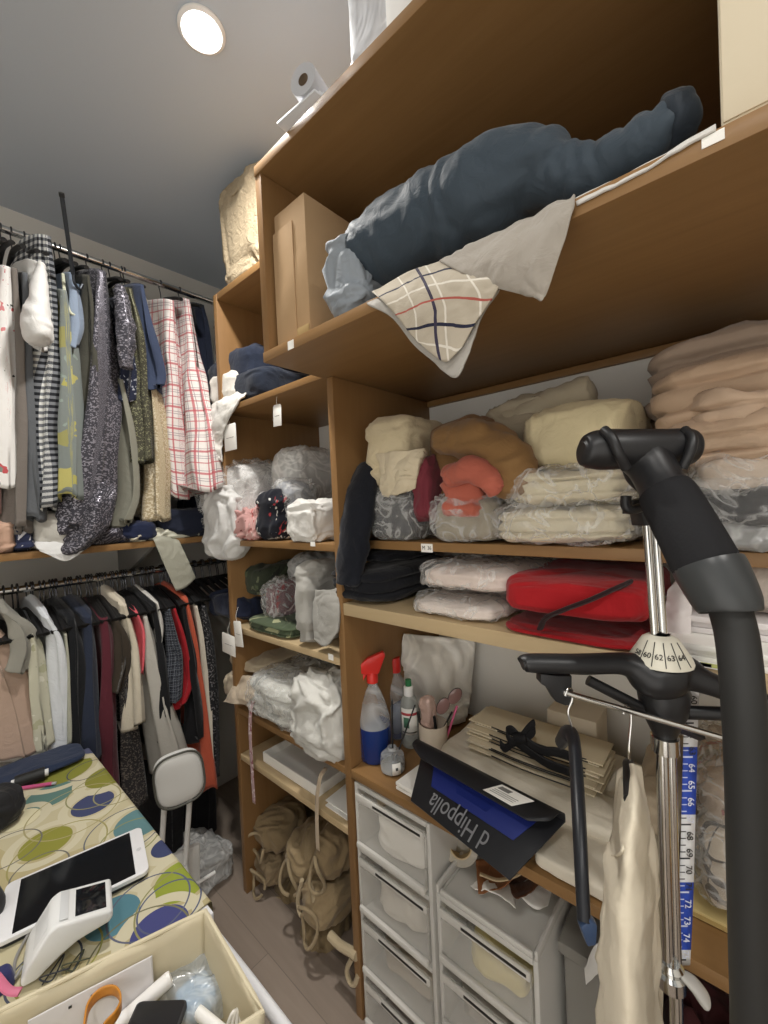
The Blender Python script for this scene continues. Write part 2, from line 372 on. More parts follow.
rail(RB, 'lower chrome clothes rail holding dark hangers under the wall shelf', .006)
# ================================================================== garments on the two rails
def interp(rows, v):
    """rows of tuples; smooth interpolation by their first entry"""
    rows = np.array(rows, float); return np.stack([np.interp(v, rows[:, 0], rows[:, k]) for k in range(1, rows.shape[1])], 1)
def garment(name, label, cat, edge, th, Y0, Y1, m, seed=1, amp=.012, nf=7, group=None, yfront=None, dome=.05, parent=None, nu=96, nv=48, twist=.5, part=None, hemw=.012, shear=.16):
    """a garment on a hanger seen from its side. edge: photo pixels down its front fold; th: (top, hem) thickness along the rail;
    Y0..Y1: front fold to back fold"""
    yf = yfront or 0.0; ty = np.linspace(0, 1, len(edge)); pts = np.array([at(x, y, Y=Y0-yf*(Y1-Y0)/2*tt) for (x, y), tt in zip(edge, ty)]); f = spline(pts, nv) if len(pts) > 2 else spline(pts, nv)
    v = np.linspace(0, 1, nv); thv = (th[0]+(th[1]-th[0])*v**.8)*.78 if len(th) == 2 else np.interp(v, np.linspace(0, 1, len(th)), th)*.8
    u = np.linspace(0, 2*PI, nu, endpoint=False); U, Vv = np.meshgrid(u, v)
    hy = (Y1-Y0)/2*(1+yf*Vv); yc = (Y0+Y1)/2
    T = thv[:, None]/2*np.ones_like(U); Xc = f[:, 0][:, None]-T
    cy, sx = sp(np.cos(U), .75), sp(np.sin(U), .6)
    Y = yc-hy*cy; X = Xc+T*sx; Z = f[:, 2][:, None]+0*U
    wv = np.clip(Vv*2.2, .12, 1)
    n1 = perlin(np.stack([(Y*3).ravel(), (X*2).ravel(), (Z*2.0).ravel()], 1), seed).reshape(U.shape)
    n2 = perlin(np.stack([(Y*14).ravel(), (X*14).ravel(), (Z*4).ravel()], 1), seed+3).reshape(U.shape)
    wob = np.sin(nf*U+seed+twist*n1*4+np.sin(U*2+seed)*.9)*amp*1.25*wv + n2*amp*.9*wv
    X = X+wob*np.where(np.abs(np.sin(U)) > .2, 1, .55)*np.sign(np.sin(U)+1e-9)
    Y = Y-(.5*amp*np.sin(3*U+seed*2+3*n1)+n1*amp*1.5)*wv
    Z = Z+dome*(1-np.abs(np.cos(U)))*np.exp(-Vv*5)+(hemw*np.sin(5*U+seed)+hemw*n1)*Vv**6
    X = X-shear*np.maximum(Y-Y0, 0)*np.clip(.35+Vv, 0, 1)
    X = np.minimum(X, 1.27); Y = np.minimum(Y, 2.19)
    V = np.stack([X.ravel(), Y.ravel(), Z.ravel()], 1); Fs = grid_faces(nu, nv, True)
    pu = np.cumsum(np.linalg.norm(np.diff(V[(nv//2)*nu:(nv//2+1)*nu], axis=0, prepend=V[(nv//2)*nu:(nv//2)*nu+1]), axis=1))
    uv = np.stack([np.tile(pu, nv), -np.repeat(np.concatenate([[0], np.cumsum(np.linalg.norm(np.diff(f, axis=0), axis=1))]), nu)], 1)
    # shoulders and the inside of the hem
    a = len(V); top = V[:nu].mean(0)+np.array([0, 0, dome*.8]); bot = V[-nu:].mean(0)+np.array([0, 0, .06])
    V = np.concatenate([V, [top], [bot]]); uv = np.concatenate([uv, [[0, 0]], [[0, -1]]])
    Fs += [((i+1) % nu, i, a) for i in range(nu)]+[((nv-1)*nu+i, (nv-1)*nu+(i+1) % nu, a+1) for i in range(nu)]
    o = link(part or name, V, Fs, m, parent, uv=uv)
    if parent is None: tag(o, label, cat, group)
    return o
# --- hangers: one built, the rest copied
def make_hanger(m):
    z = 0.0; r = thing('clothes_hanger', 'hanger', 'clothes hanger', (0, 1.88, 0))
    WL[r.name] = np.array([0, 1.88, 0.])
    a = [(0, 1.88+.0165*math.sin(q), .0-.002+.0165*math.cos(q)) for q in np.linspace(-2.0, 2.2, 12)]
    MB().tube(a+[(0, 1.88+.004, -.035), (0, 1.88, -.055), (0, 1.88, -.085)], .0022, 8, sub=2).build('hook', plain('55565a', .35, .5, 1), r)
    MB().tube([(0, 1.685, -.135), (0, 1.76, -.105), (0, 1.88, -.075), (0, 2.0, -.105), (0, 2.075, -.135)], .0085, 10, flat=.8, sub=5).build('shoulder_bar', m, r)
    return r
M_BLACK = plain('1b1b1c', .45)
hk0 = make_hanger(M_BLACK); used = [False]
def hanger(X, z, label, group):
    if not used[0]:
        used[0] = True; hk0.location = (X, 1.88, z); hk0['label'] = label; hk0['group'] = group; return hk0
    return copy_tree(hk0, (X, 1.88, z), label, group)
# --- materials of patterned cloth
def fab(name, rough=.85):
    t = NT(name, rough, .2); t.b.inputs['Sheen Weight'].default_value = .1; t.bump(t.noise(26, detail=4, dist=1.2), .4, .005); return t
def gingham():
    t = fab('gingham_cloth'); _, u, v = t.uv(); a = t.band(u, .040, 0, .5); b = t.band(v, .020, 0, .5); s = t.math('ADD', a, b)
    t.col(t.ramp(t.math('MULTIPLY', s, .5), [(0, 'e6e6e2'), (.4, '7c7f84'), (.9, '26282d')], 'CONSTANT')); return t.m
def plaid(base, c1, c2, p=.085, name='plaid'):
    t = fab(name+'_cloth'); _, u, v = t.uv(); c = lin(base)
    for off, w, cc in ((0, .10, c1), (.16, .03, c2), (.5, .05, c1), (.72, .03, c2), (.82, .03, c2)):
        for x in (u, v): c = t.mix(t.math('MULTIPLY', t.band(x, p, off, off+w), .8), c, cc)
    t.col(c); return t.m
def floral(base, cols, sc=16, th=.34, name='floral', r2='3b3f39'):
    t = fab(name+'_cloth'); uvv = t.uv()[0]
    vo = t.n('ShaderNodeTexVoronoi', {'Scale': sc}); wr = t.n('ShaderNodeMix', data_type='RGBA'); wr.inputs[0].default_value = .06
    nz = t.n('ShaderNodeTexNoise', {'Vector': uvv, 'Scale': 30.0, 'Detail': 2}); t.put(wr.inputs[6], uvv); t.put(wr.inputs[7], nz.outputs[1]); t.put(vo.inputs['Vector'], wr.outputs[2])
    hue = t.n('ShaderNodeSeparateColor', {0: vo.outputs['Color']})
    pick = t.ramp(hue.outputs[0], [(i/len(cols), c) for i, c in enumerate(cols)], 'CONSTANT')
    m_ = t.math('MULTIPLY', t.math('LESS_THAN', vo.outputs['Distance'], th), t.math('GREATER_THAN', hue.outputs[1], .45))
    v2 = t.n('ShaderNodeTexVoronoi', {'Scale': sc*1.7, 'Vector': wr.outputs[2]}); m2 = t.math('MULTIPLY', t.math('LESS_THAN', v2.outputs['Distance'], .2), t.math('GREATER_THAN', t.n('ShaderNodeSeparateColor', {0: v2.outputs['Color']}).outputs[2], .68))
    t.col(t.mix(m_, t.mix(m2, base, r2), pick)); return t.m
def glitter(c, spark, sc=160, th=.72, rough=.5, name='glitter'):
    t = fab(name+'_cloth', rough); vo = t.n('ShaderNodeTexVoronoi', {'Scale': sc*1.6, 'Vector': t.uv()[0]}); h = t.n('ShaderNodeSeparateColor', {0: vo.outputs['Color']}).outputs[0]
    m = t.math('GREATER_THAN', h, th); t.col(t.mix(m, c, spark)); t.put(t.b.inputs['Metallic'], t.math('MULTIPLY', m, .5)); t.put(t.b.inputs['Roughness'], t.math('SUBTRACT', .75, t.math('MULTIPLY', m, .4))); return t.m
def satin(c): return cloth(c, .34, .35, 0)
G1 = 'dresses and tops on the upper clothes rail'; YF, YB = 1.685, 2.07
def up(edge, th, m, lab, cat, hz=True, **k):
    o = garment(k.pop('name', 'dress'), lab, cat, edge, th, k.pop('Y0', YF), k.pop('Y1', YB), m, group=G1, **k)
    if hz:
        p = at(edge[0][0], edge[0][1], Y=YF); hx = p[0]-th[0]/2; hanger(hx, RT+.0, 'hanger holding the '+lab.split(' on the ')[0].split(' with ')[0].split(' beside ')[0], 'hangers on the upper rail')
    return o
def top_z(px, Y=YF): return None
# along the rail from the table end to the shelf unit
up([(-14, 268), (-6, 330), (0, 420), (4, 515)], (.05, .10), cloth('c9a49c'), 'dusty pink dress hanging beside the white floral dress', 'dress', seed=3)
up([(14, 268), (20, 330), (27, 420), (30, 486)], (.04, .11), floral('ebe9e6', ['c65a5e', 'd98a8c', 'c65a5e', '8a8f86'], 26, .27, 'red_flower'), 'white dress printed with small red flowers', 'dress', seed=5)
up([(22, 270), (28, 330), (32, 420), (37, 530)], (.04, .07), cloth('77706a'), 'taupe dress with dark lining behind the white floral dress', 'dress', seed=8)
up([(31, 274), (36, 330), (42, 430), (46, 520)], (.03, .05), cloth('5f6266'), 'grey top squeezed behind the white blouse', 'top', seed=9)
bl = thing('blouse', 'white puff sleeve blouse hanging in front of the gingham dress', 'blouse', tuple(at(42, 330, Y=YF)), G1)
garment('blouse', '', '', [(40, 262), (45, 290), (48, 320), (50, 352)], (.04, .05), YF, YB, cloth('dfdedb'), parent=bl, part='bodice', seed=11)
s0 = [at(41, 268, Y=1.66), at(39, 295, Y=1.64), at(37, 320, Y=1.63), at(38, 338, Y=1.63)]
sausage('sleeve', s0, [.02, .034, .05, .052], cloth('dfdedb'), bl, seed=4, amp=.007, freq=11, flat=.7)
hanger(at(38, 262, Y=YF)[0], RT, 'hanger on the upper rail holding the white puff sleeve blouse', 'hangers on the upper rail')
up([(55, 238), (62, 300), (66, 400), (70, 508)], (.05, .085, .14), gingham(), 'black and white gingham dress reaching almost to the rail', 'dress', shear=.34, seed=13, amp=.016, nf=6)
gd = thing('dress', 'grey dress with yellow blossoms and a pale piped neckline', 'dress', tuple(at(75, 400, Y=YF)), G1)
garment('dress', '', '', [(72, 292), (80, 330), (86, 400), (91, 498)], (.05, .08, .11), YF-.025, YB, floral('7b827f', ['aaa45e', 'b5ae6a', '97945f', 'aaa45e'], 13, .44, 'yellow_blossom', '8d9a92'), parent=gd, part='body', seed=15)
MB().tube([at(63, 274, Y=1.70), at(65, 295, Y=1.675), at(70, 312, Y=1.668), at(78, 316, Y=1.67)], .005, 8, sub=6).build('neckline_piping', cloth('c9cbb4'), gd)
hanger(at(67, 285, Y=YF)[0], RT, 'hanger on the upper rail holding the grey dress with yellow blossoms', 'hangers on the upper rail')
up([(76, 274), (85, 300), (88, 325), (82, 345)], (.03, .07, .05), cloth('8a98ac'), 'light blue cap sleeve top beside the yellow blossom dress', 'top', seed=17, amp=.008, Y0=1.665)
up([(82, 285), (86, 330), (88, 400), (86, 445)], (.03, .04), cloth('67788b'), 'long mid blue dress behind the light blue cap sleeve top', 'dress', seed=18, Y0=1.73)
up([(92, 276), (97, 320), (100, 400), (98, 480)], (.03, .06), cloth('47463e'), 'dark olive dress beside the sparkling grey dress', 'dress', seed=19)
gl = thing('dress', 'long sparkling charcoal dress trailing onto the wall shelf', 'dress', tuple(at(110, 400, Y=YF)), G1)
MG = glitter('3b3a41', '8d8a93', 170, .7)
garment('dress', '', '', [(112, 273), (118, 320), (124, 400), (118, 470), (112, 528)], (.07, .12, .15, .16), YF-.02, YB, MG, parent=gl, part='body', seed=21, amp=.018, nf=8)
sausage('sleeve', [at(120, 290, Y=1.66), at(126, 330, Y=1.64), at(126, 365, Y=1.64)], [.02, .03, .022], MG, gl, seed=22, amp=.01)
sheet('train', [[at(88, 478, Y=1.70), at(100, 482, Y=1.67), at(116, 476, Y=1.68)], [at(84, 505, Y=1.68), at(97, 512, Y=1.64), at(114, 506, Y=1.66)], [at(72, 530, Y=1.70), at(84, 542, Y=1.66), at(106, 530, Y=1.66)], [at(58, 545, Y=1.72), at(66, 554, Y=1.69), at(86, 548, Y=1.69)]], MG, gl, .006, 23, .008)
hanger(at(104, 270, Y=YF)[0], RT, 'hanger on the upper rail holding the long sparkling charcoal dress', 'hangers on the upper rail')
sq = up([(128, 300), (134, 330), (139, 365), (137, 402)], (.04, .07), glitter('20263a', 'c8ccd8', 90, .86, .4, 'sequin'), 'navy sequin bodice beside the sparkling charcoal dress', 'top', seed=24, amp=.01)
up([(136, 290), (144, 330), (152, 400), (155, 462)], (.05, .09), glitter('424034', '7f7f64', 170, .75, .6, 'olive_glitter'), 'olive green shimmering dress behind the blue top', 'dress', seed=25, amp=.016, nf=9)
up([(147, 286), (158, 330), (170, 372), (171, 388)], (.045, .11), cloth('3a445c'), 'slate blue flared top in front of the cream knit', 'top', seed=26, amp=.012, Y0=1.665)
up([(126, 380), (140, 430), (147, 490), (142, 522)], (.03, .10), satin('88877b'), 'sage satin skirt showing under the olive dress', 'skirt', False, seed=27)
up([(150, 300), (162, 380), (172, 450), (174, 518)], (.04, .08), glitter('b3a283', 'd8cdb4', 150, .6, .6, 'cream_knit'), 'cream beaded knit dress next to the plaid skirt', 'dress', seed=28, amp=.016, nf=9)
pk = thing('skirt', 'white skirt with red plaid checks hanging near the shelf unit', 'skirt', tuple(at(190, 400, Y=YF)), G1)
MP = plaid('dcd6d2', 'b5545c', '8a7c84')
garment('skirt', '', '', [(178, 302), (184, 340), (192, 400), (204, 495)], (.05, .09, .15), YF, YB, MP, parent=pk, part='front_panel', shear=.3, seed=30, amp=.016, nf=6)
garment('skirt', '', '', [(192, 300), (202, 350), (214, 420), (229, 488)], (.03, .06, .12), YF+.02, YB, MP, parent=pk, part='back_panel', yfront=1.25, shear=.3, seed=31, amp=.014, nf=5)
hanger(at(181, 297, Y=YF)[0], RT, 'hanger on the upper rail holding the white skirt with red plaid checks', 'hangers on the upper rail')
up([(207, 306), (216, 340), (224, 430), (222, 520)], (.05, .12), cloth('1f2536'), 'dark navy trousers hanging last on the rail by the shelf unit', 'trousers', seed=33, Y0=1.79, shear=0)
# --- garments on the lower rail
G2 = 'clothes on the lower clothes rail'
def low(edge, th, m, lab, cat, hz=True, **k):
    o = garment(k.pop('name', cat.replace(' ', '_')), lab, cat, edge, th, k.pop('Y0', YF), k.pop('Y1', YB), m, group=G2, **k)
    if hz:
        p = at(edge[0][0], edge[0][1], Y=YF); hanger(p[0]-th[0]/2, RB, 'black hanger holding the '+lab.split(' on the ')[0].split(' with ')[0].split(' beside ')[0], 'hangers on the lower rail')
    return o
low([(-8, 618), (16, 650), (36, 700), (50, 745)], (.06, .17, .2), cloth('b29a8a', .6), 'beige draped dress hanging behind the table corner', 'dress', seed=41, amp=.016, nf=9)
low([(10, 612), (30, 625), (38, 645), (36, 668)], (.03, .08), cloth('918f86'), 'sage blouse with a dark collar above the beige dress', 'blouse', seed=42)
low([(36, 634), (45, 650), (51, 700), (56, 745)], (.03, .06), floral('c4c2ae', ['d8d6c6', 'b3b295'], 30, .4, 'lace', 'aeb09a'), 'cream lace dress between beige and white dresses', 'dress', seed=43)
low([(52, 617), (66, 640), (73, 690), (78, 748)], (.03, .085), cloth('d6dadf'), 'plain white dress hanging beside the navy trousers', 'dress', seed=44, amp=.007)
low([(69, 634), (71, 660), (72, 700), (73, 745)], (.02, .02), cloth('aaab9b'), 'pale sage strip of dress behind the white dress', 'dress', seed=45, amp=.004, nf=4)
low([(78, 618), (83, 650), (85, 700), (87, 752)], (.04, .05), cloth('15171b'), 'black trousers just before the navy trousers', 'trousers', seed=46)
low([(96, 615), (100, 650), (102, 700), (105, 756)], (.05, .08), cloth('2a3142'), 'navy blue trousers hanging beside the maroon dress', 'trousers', seed=47, amp=.008)
low([(112, 618), (118, 650), (120, 720), (122, 800)], (.05, .08), cloth('5a2530'), 'maroon dress beside the brown velvet jacket', 'dress', seed=48)
low([(122, 620), (129, 640), (132, 665), (128, 688)], (.04, .07), cloth('3d352c'), 'dark brown velvet jacket beside the cream blouse', 'jacket', seed=49, amp=.012)
low([(128, 655), (136, 700), (144, 750), (150, 800)], (.04, .09), glitter('2c2a2b', '6d665f', 170, .75, .6, 'dark_sequin'), 'dark sequinned skirt under the brown velvet jacket', 'skirt', False, seed=50)
low([(129, 604), (140, 640), (146, 680), (149, 722)], (.035, .075, .095), cloth('cfc6b3', .6), 'cream pleated blouse beside the coral pink strip', 'blouse', seed=51, amp=.014, nf=9)
low([(140, 612), (147, 630), (148, 650), (147, 674)], (.025, .025), cloth('d8606a'), 'coral pink top showing between cream and white blouses', 'top', seed=52, amp=.004)
low([(150, 616), (162, 650), (178, 710), (194, 764)], (.03, .09, .13), satin('bdbab2'), 'silvery white satin shirt with a long trailing sleeve', 'shirt', seed=53, amp=.014, nf=7)
low([(158, 604), (166, 640), (172, 690), (176, 745)], (.03, .05), cloth('17181b'), 'black jacket with a white collar behind the satin shirt', 'jacket', seed=54)
low([(160, 603), (163, 615), (165, 630), (164, 644)], (.02, .02), cloth('d2cfc9'), 'white collar piece standing out between black jackets', 'collar', False, seed=55, amp=.003)
low([(172, 608), (178, 640), (182, 660), (180, 700)], (.03, .05), plaid('1d1f25', '3a3f4c', '9aa0aa', .02, 'dark_stripe'), 'black top with fine pale stripes beside the red dress', 'top', seed=56)
low([(178, 608), (188, 640), (194, 680), (188, 704)], (.03, .06), cloth('a32029'), 'bright red dress hanging between black garments', 'dress', seed=57)
low([(188, 606), (198, 660), (204, 700), (206, 738)], (.03, .05), cloth('131316'), 'long black dress beside the orange coat', 'dress', seed=58)
low([(190, 598), (203, 650), (214, 720), (223, 785)], (.03, .055, .09), cloth('b8573f'), 'long coral orange coat trailing lowest on the lower rail', 'coat', seed=59, amp=.008, nf=5)
low([(199, 606), (207, 640), (214, 700), (217, 755)], (.02, .04), cloth('c9c2b3'), 'ivory dress just behind the orange coat', 'dress', seed=60)
low([(208, 606), (216, 650), (222, 720), (224, 770)], (.03, .06), glitter('1f1f22', '78777a', 120, .8, .5, 'black_sequin'), 'black sequin dress last on the lower rail', 'dress', seed=61)
low([(120, 650), (126, 720), (132, 790), (136, 872)], (.22, .26), cloth('1d1c1f'), 'dark gown added as background darkness behind the maroon dress', 'gown', seed=63, Y0=1.93, nf=9)  # three added gowns fill the dark background below the rail with black
low([(214, 630), (216, 700), (220, 780), (222, 892)], (.20, .22), cloth('17171a'), 'long black gown deepest on the lower rail next to the shelf unit', 'gown', seed=64, Y0=1.9, nf=9)
low([(176, 640), (182, 700), (186, 780), (188, 866)], (.10, .14), cloth('161619'), 'black gown added to darken the gap behind the folding chair', 'gown', seed=62, Y0=1.80)
# --- bare hangers crowding the lower rail
for i, X in enumerate(np.linspace(.05, 1.0, 54)):
    hanger(X+.006*math.sin(i*3.1), RB, 'bare black hanger crowded on the lower rail above the dark garments', 'bare hangers on the lower rail')
# --- reaching hook
rh = thing('reaching_pole', 'dark metal pole with a hook leaning up from the clothes rail', 'reaching pole', tuple(at(73, 272, Y=1.64)))
pa, pb = at(62, 197, Y=1.50), at(73, 274, Y=1.645)
MB().tube([pa, pb], .006, 12).build('shaft', plain('3c4046', .4, .5, .6), rh)
MB().tube([pb, pb+np.array([.004, .006, -.025]), pb+np.array([.02, .02, -.035]), pb+np.array([.03, .022, -.015])], .0045, 10, sub=5).build('hook', plain('3c4046', .4, .5, .6), rh)
MB().tube([pa+(pa-pb)*.0, pa+(pa-pb)*.05], .0072, 12).build('end_cap', M_BLACK, rh)
# ================================================================== things lying on the wall shelf
ZS = 1.403; G3 = 'clothes lying on the wall shelf'
def wl(pxl, pxr, pyt, m, lab, cat='folded garment', y0=1.71, y1=1.95, seed=1, amp=.012, name='folded_garment', **k):
    a, b, c = at(pxl, 545, Y=y0+.05), at(pxr, 545, Y=y0+.05), at((pxl+pxr)/2, pyt, Y=(y0+y1)/2-.03)
    return tag(lump(name, (a[0], y0, ZS), (b[0], y1, max(c[2], ZS+.02)), m, seed=seed, amp=amp, freq=12, **k), lab, cat, G3)
wl(-4, 14, 520, cloth('c7a48f'), 'peach folded garment at the table end of the wall shelf', seed=71)
wl(10, 34, 520, floral('2f3550', ['d8d8de', '8f94a8'], 45, .4, 'navy_flower', 'c8c8d0'), 'navy and white flowered bundle on the wall shelf', seed=72)
wl(30, 78, 512, cloth('b9b6ae'), 'pale grey crumpled blouse lying on the wall shelf', seed=73)
sh = sheet('folded_garment', [[at(34, 538, Y=1.74), at(50, 532, Y=1.74), at(70, 536, Y=1.74)], [at(36, 546, Y=1.70), at(56, 548, Y=1.70), at(84, 544, Y=1.70)], [at(40, 551, Y=1.695), at(66, 561, Y=1.69), at(86, 549, Y=1.695)]], cloth('d9d9d8'), None, .004, 74, .006)
tag(sh, 'white cloth slipping over the front edge of the wall shelf', 'cloth', G3)
wl(84, 128, 527, glitter('34323a', '807d86', 170, .72, .5, 'heap_glitter'), 'charcoal sparkling heap lying on the wall shelf', seed=75)
wl(112, 156, 522, cloth('1f2742'), 'navy satin heap lying on the wall shelf', seed=76)
wl(126, 142, 533, floral('a9a28e', ['5a5650', 'd8d2c2'], 60, .4, 'small_print', '4a4640'), 'small beige patterned bundle on the shelf edge', seed=77, y1=1.82)
wl(158, 212, 508, cloth('1b2030'), 'dark navy folded trousers at the shelf unit end of the wall shelf', seed=78)
sa = thing('sash', 'sage satin sash lying on the wall shelf and hanging over its edge', 'sash', tuple(at(172, 540, Y=1.72)), G3)
MS = satin('a6a597')
lump('bow', np.minimum(at(150, 543, Y=1.72), at(203, 543, Y=1.82))*np.array([1, 1, 0])+np.array([0, 0, ZS]), np.array([at(203, 543, Y=1.72)[0], 1.80, ZS+.045]), satin('c9c8b8'), sa, 79, .012, 14)
sheet('hanging_end', [[at(152, 538, Y=1.72), at(163, 536, Y=1.72), at(178, 540, Y=1.72)], [at(155, 543, Y=1.70), at(166, 541, Y=1.70), at(180, 543, Y=1.70)], [at(164, 564, Y=1.695), at(176, 563, Y=1.695), at(188, 560, Y=1.695)], [at(176, 591, Y=1.70), at(186, 587, Y=1.70), at(196, 578, Y=1.70)]], MS, sa, .003, 80, .004)
# ================================================================== goods on the shelves
def on(pl, pr, pt, X0, X1, zb, fl=.3, fr=.7, py=None):
    """box on a shelf whose outline the photo shows between pixel columns pl, pr and up to row pt"""
    d = X1-X0; xc = (X0+X1)/2; py = py if py is not None else pt+40
    ya, yb = at(pl, py, X=X0+fl*d)[1], at(pr, py, X=X0+fr*d)[1]; zt = at((pl+pr)/2, pt, X=xc)[2]
    return (X0, min(ya, yb), zb), (X1, max(ya, yb), max(zt, zb+.012))
def goods(name, cat, label, m, pl, pr, pt, X0, X1, zb, group=None, py=None, film_=None, **k):
    lo, hi = on(pl, pr, pt, X0, X1, zb, py=py)
    lo = (lo[0], lo[1], lo[2]+.0015)
    o = lump(name, lo, hi, m, **k); tag(o, label, cat, group); return o
FILM = film(); FILM_GREY = film('grey_film', 'cfd0cf', .38, .2, 11); FILM_SOFT = film('milky_film', 'efeeea', .45, .25, 10)
def bagged(name, label, pl, pr, pt, X0, X1, zb, m=None, group=None, seed=1, py=None, amp=.014, grow=.012, content=None, ccat='folded garment', clabel=None, zup=0.0, layers=2, **k):
    """a folded garment (a thing) inside a clear crinkled bag (another)"""
    lo, hi = on(pl, pr, pt, X0, X1, zb, py=py); g = grow
    c = tag(lump(content or 'folded_garment', np.array(lo)+[g, g, .004], np.array(hi)-[g, g, g], m if m is not None else cloth('d8d0c2'), seed=seed+3, amp=amp*.8, freq=9, layers=layers), clabel, ccat, group)
    b = tag(lump(name, (lo[0], lo[1], lo[2]+.0015), hi, k.get('fm', FILM), seed=seed, amp=amp, freq=9, style='bag', e=(.5, .5), nu=120, nv=72), label, 'plastic bag', 'clear plastic bags on the shelves')
    return c, b
GP = 'garments heaped on the shelves'
# ---- column, shelf A (top open bay)
zA, zBB, zCC, zDD, zEE = (SH[k]+.001 for k in 'ABCDE')
goods('folded_garment', 'folded garment', 'navy folded jeans topmost on the high column shelf', cloth('232b3d'), 222, 300, 357, .84, 1.16, zA+.05, GP, py=375, seed=101, layers=2, amp=.014)
goods('folded_garment', 'folded garment', 'white folded garment under the navy jeans on the column shelf', cloth('d6d2ca'), 219, 262, 377, .805, 1.0, zA+.022, GP, py=390, seed=102, layers=2)
goods('folded_garment', 'folded garment', 'dark blue folded garment lying flat across the column shelf', cloth('1c2433'), 238, 308, 377, .83, 1.12, zA, GP, py=395, seed=103, amp=.01)
hw = thing('blouse', 'white blouse sleeve slipping off the high column shelf', 'blouse', tuple(at(220, 410, X=.80)), GP)
MW = cloth('dcd9d3')
sheet('sleeve', [[at(216, 398, X=.85), at(232, 392, X=.85), at(250, 392, X=.86)], [at(212, 408, X=.795), at(224, 402, X=.79), at(240, 400, X=.80)], [at(206, 430, X=.786), at(216, 428, X=.775), at(226, 424, X=.784)], [at(204, 442, X=.788), at(213, 445, X=.778), at(222, 442, X=.786)], [at(207, 452, X=.788), at(216, 457, X=.78), at(222, 462, X=.786)]], MW, hw, .006, 104, .010, 22)
def swing_tag(pl, pt, pr, pb, X, label, par=None, tilt=0.0):
    a, b = at(pl, pt, X=X), at(pr, pb, X=X); c = (a+b)/2; w, h = abs(b[1]-a[1]), abs(a[2]-b[2])
    r = thing('hanging_tag', label, 'price tag', (X, c[1], c[2]+h/2), 'swing tags hanging from shelf goods')
    ct, st = math.cos(tilt), math.sin(tilt); q = lambda y, z: (X, c[1]+y*ct-z*st, c[2]+y*st+z*ct)
    MB().prism([q(w/2, -h/2), q(-w/2, -h/2), q(-w/2, h/2-.006), q(-w/2+.005, h/2), q(w/2-.005, h/2), q(w/2, h/2-.006)], (-.0012, 0, 0), .0002).build('card', M_STICK, r)
    MB().box((X-.0018, c[1]-w*.3, c[2]-.002), (X-.0013, c[1]+w*.3, c[2]-.0008), 0).build('printed_line', M_INKL, r)
    MB().tube([q(0, h/2-.006), q(.004, h/2+.02), np.array(q(.002, h/2+.05))+[.012, 0, 0]], .0006, 6, sub=4).build('string', M_STICK, r); return r
swing_tag(224, 426, 237, 449, .792, 'white price tag hanging from the slipping white blouse')
swing_tag(273, 406, 282, 425, .815, 'small white card dangling under the high column shelf', tilt=.05)
swing_tag(234, 620, 243, 648, .786, 'brighter swing tag overlapping another by the navy heap', tilt=-.12)
swing_tag(222, 632, 236, 657, .790, 'rear swing tag half covered by a brighter one', tilt=.04)
# ---- column, shelf B
bagged('plastic_bag', 'crinkled clear bag of white cloth spilling over the column shelf edge', 212, 292, 462, .79, 1.12, zBB, cloth('c6c4c2', .6), GP, 110, py=520, amp=.026, clabel='white garment inside the clear bag at the column shelf edge')
a = at(206, 556, X=.80); b = at(238, 484, X=.80)
tag(lump('cloth_bundle', (.765, b[1], a[2]), (.86, a[1]-.01, b[2]), cloth('d3d2d0', .5), seed=111, amp=.020, freq=10, e=(.55, .6), flat=False, taper=.15), 'white bagged cloth drooping below the column shelf edge', 'cloth bundle', GP)
bagged('plastic_bag', 'milky plastic bag lying on top of the column shelf heap', 286, 334, 448, .90, 1.18, zBB+.10, cloth('b9b9ba'), GP, 112, py=475, clabel='grey garment inside the milky bag on the heap', fm=FILM_SOFT)
pk2 = goods('cloth_bundle', 'cloth bundle', 'pink flowered knot of cloth in the column shelf heap', floral('c79a96', ['b0504e', 'd9c2bb', 'a86a66'], 50, .4, 'pink_flower', '7a3d3f'), 240, 272, 508, .79, .90, zBB, GP, py=520, seed=113, amp=.024, freq=16)
goods('folded_garment', 'folded garment', 'black garment with red and white print beside the pink knot', floral('1d1f28', ['c9c6c2', 'a33b40', 'd8d5d0'], 42, .4, 'black_print', 'b5b2ad'), 265, 302, 490, .80, .96, zBB, GP, py=520, seed=114)
goods('folded_garment', 'folded garment', 'navy garment stuffed behind the white cloth by the divider', cloth('1d2335'), 282, 334, 484, .88, 1.2, zBB, GP, py=505, seed=115)
goods('cloth_bundle', 'cloth bundle', 'white crumpled cloth bundle beside the divider panel', cloth('dcdad5', .6), 296, 336, 500, .79, .94, zBB, GP, py=520, seed=116, amp=.018, freq=13)
bagged('plastic_bag', 'clear empty looking bag between printed and navy garments', 276, 312, 478, .84, .98, zBB+.02, cloth('8f9299'), GP, 117, py=500, clabel='pale grey garment in the clear bag among prints')
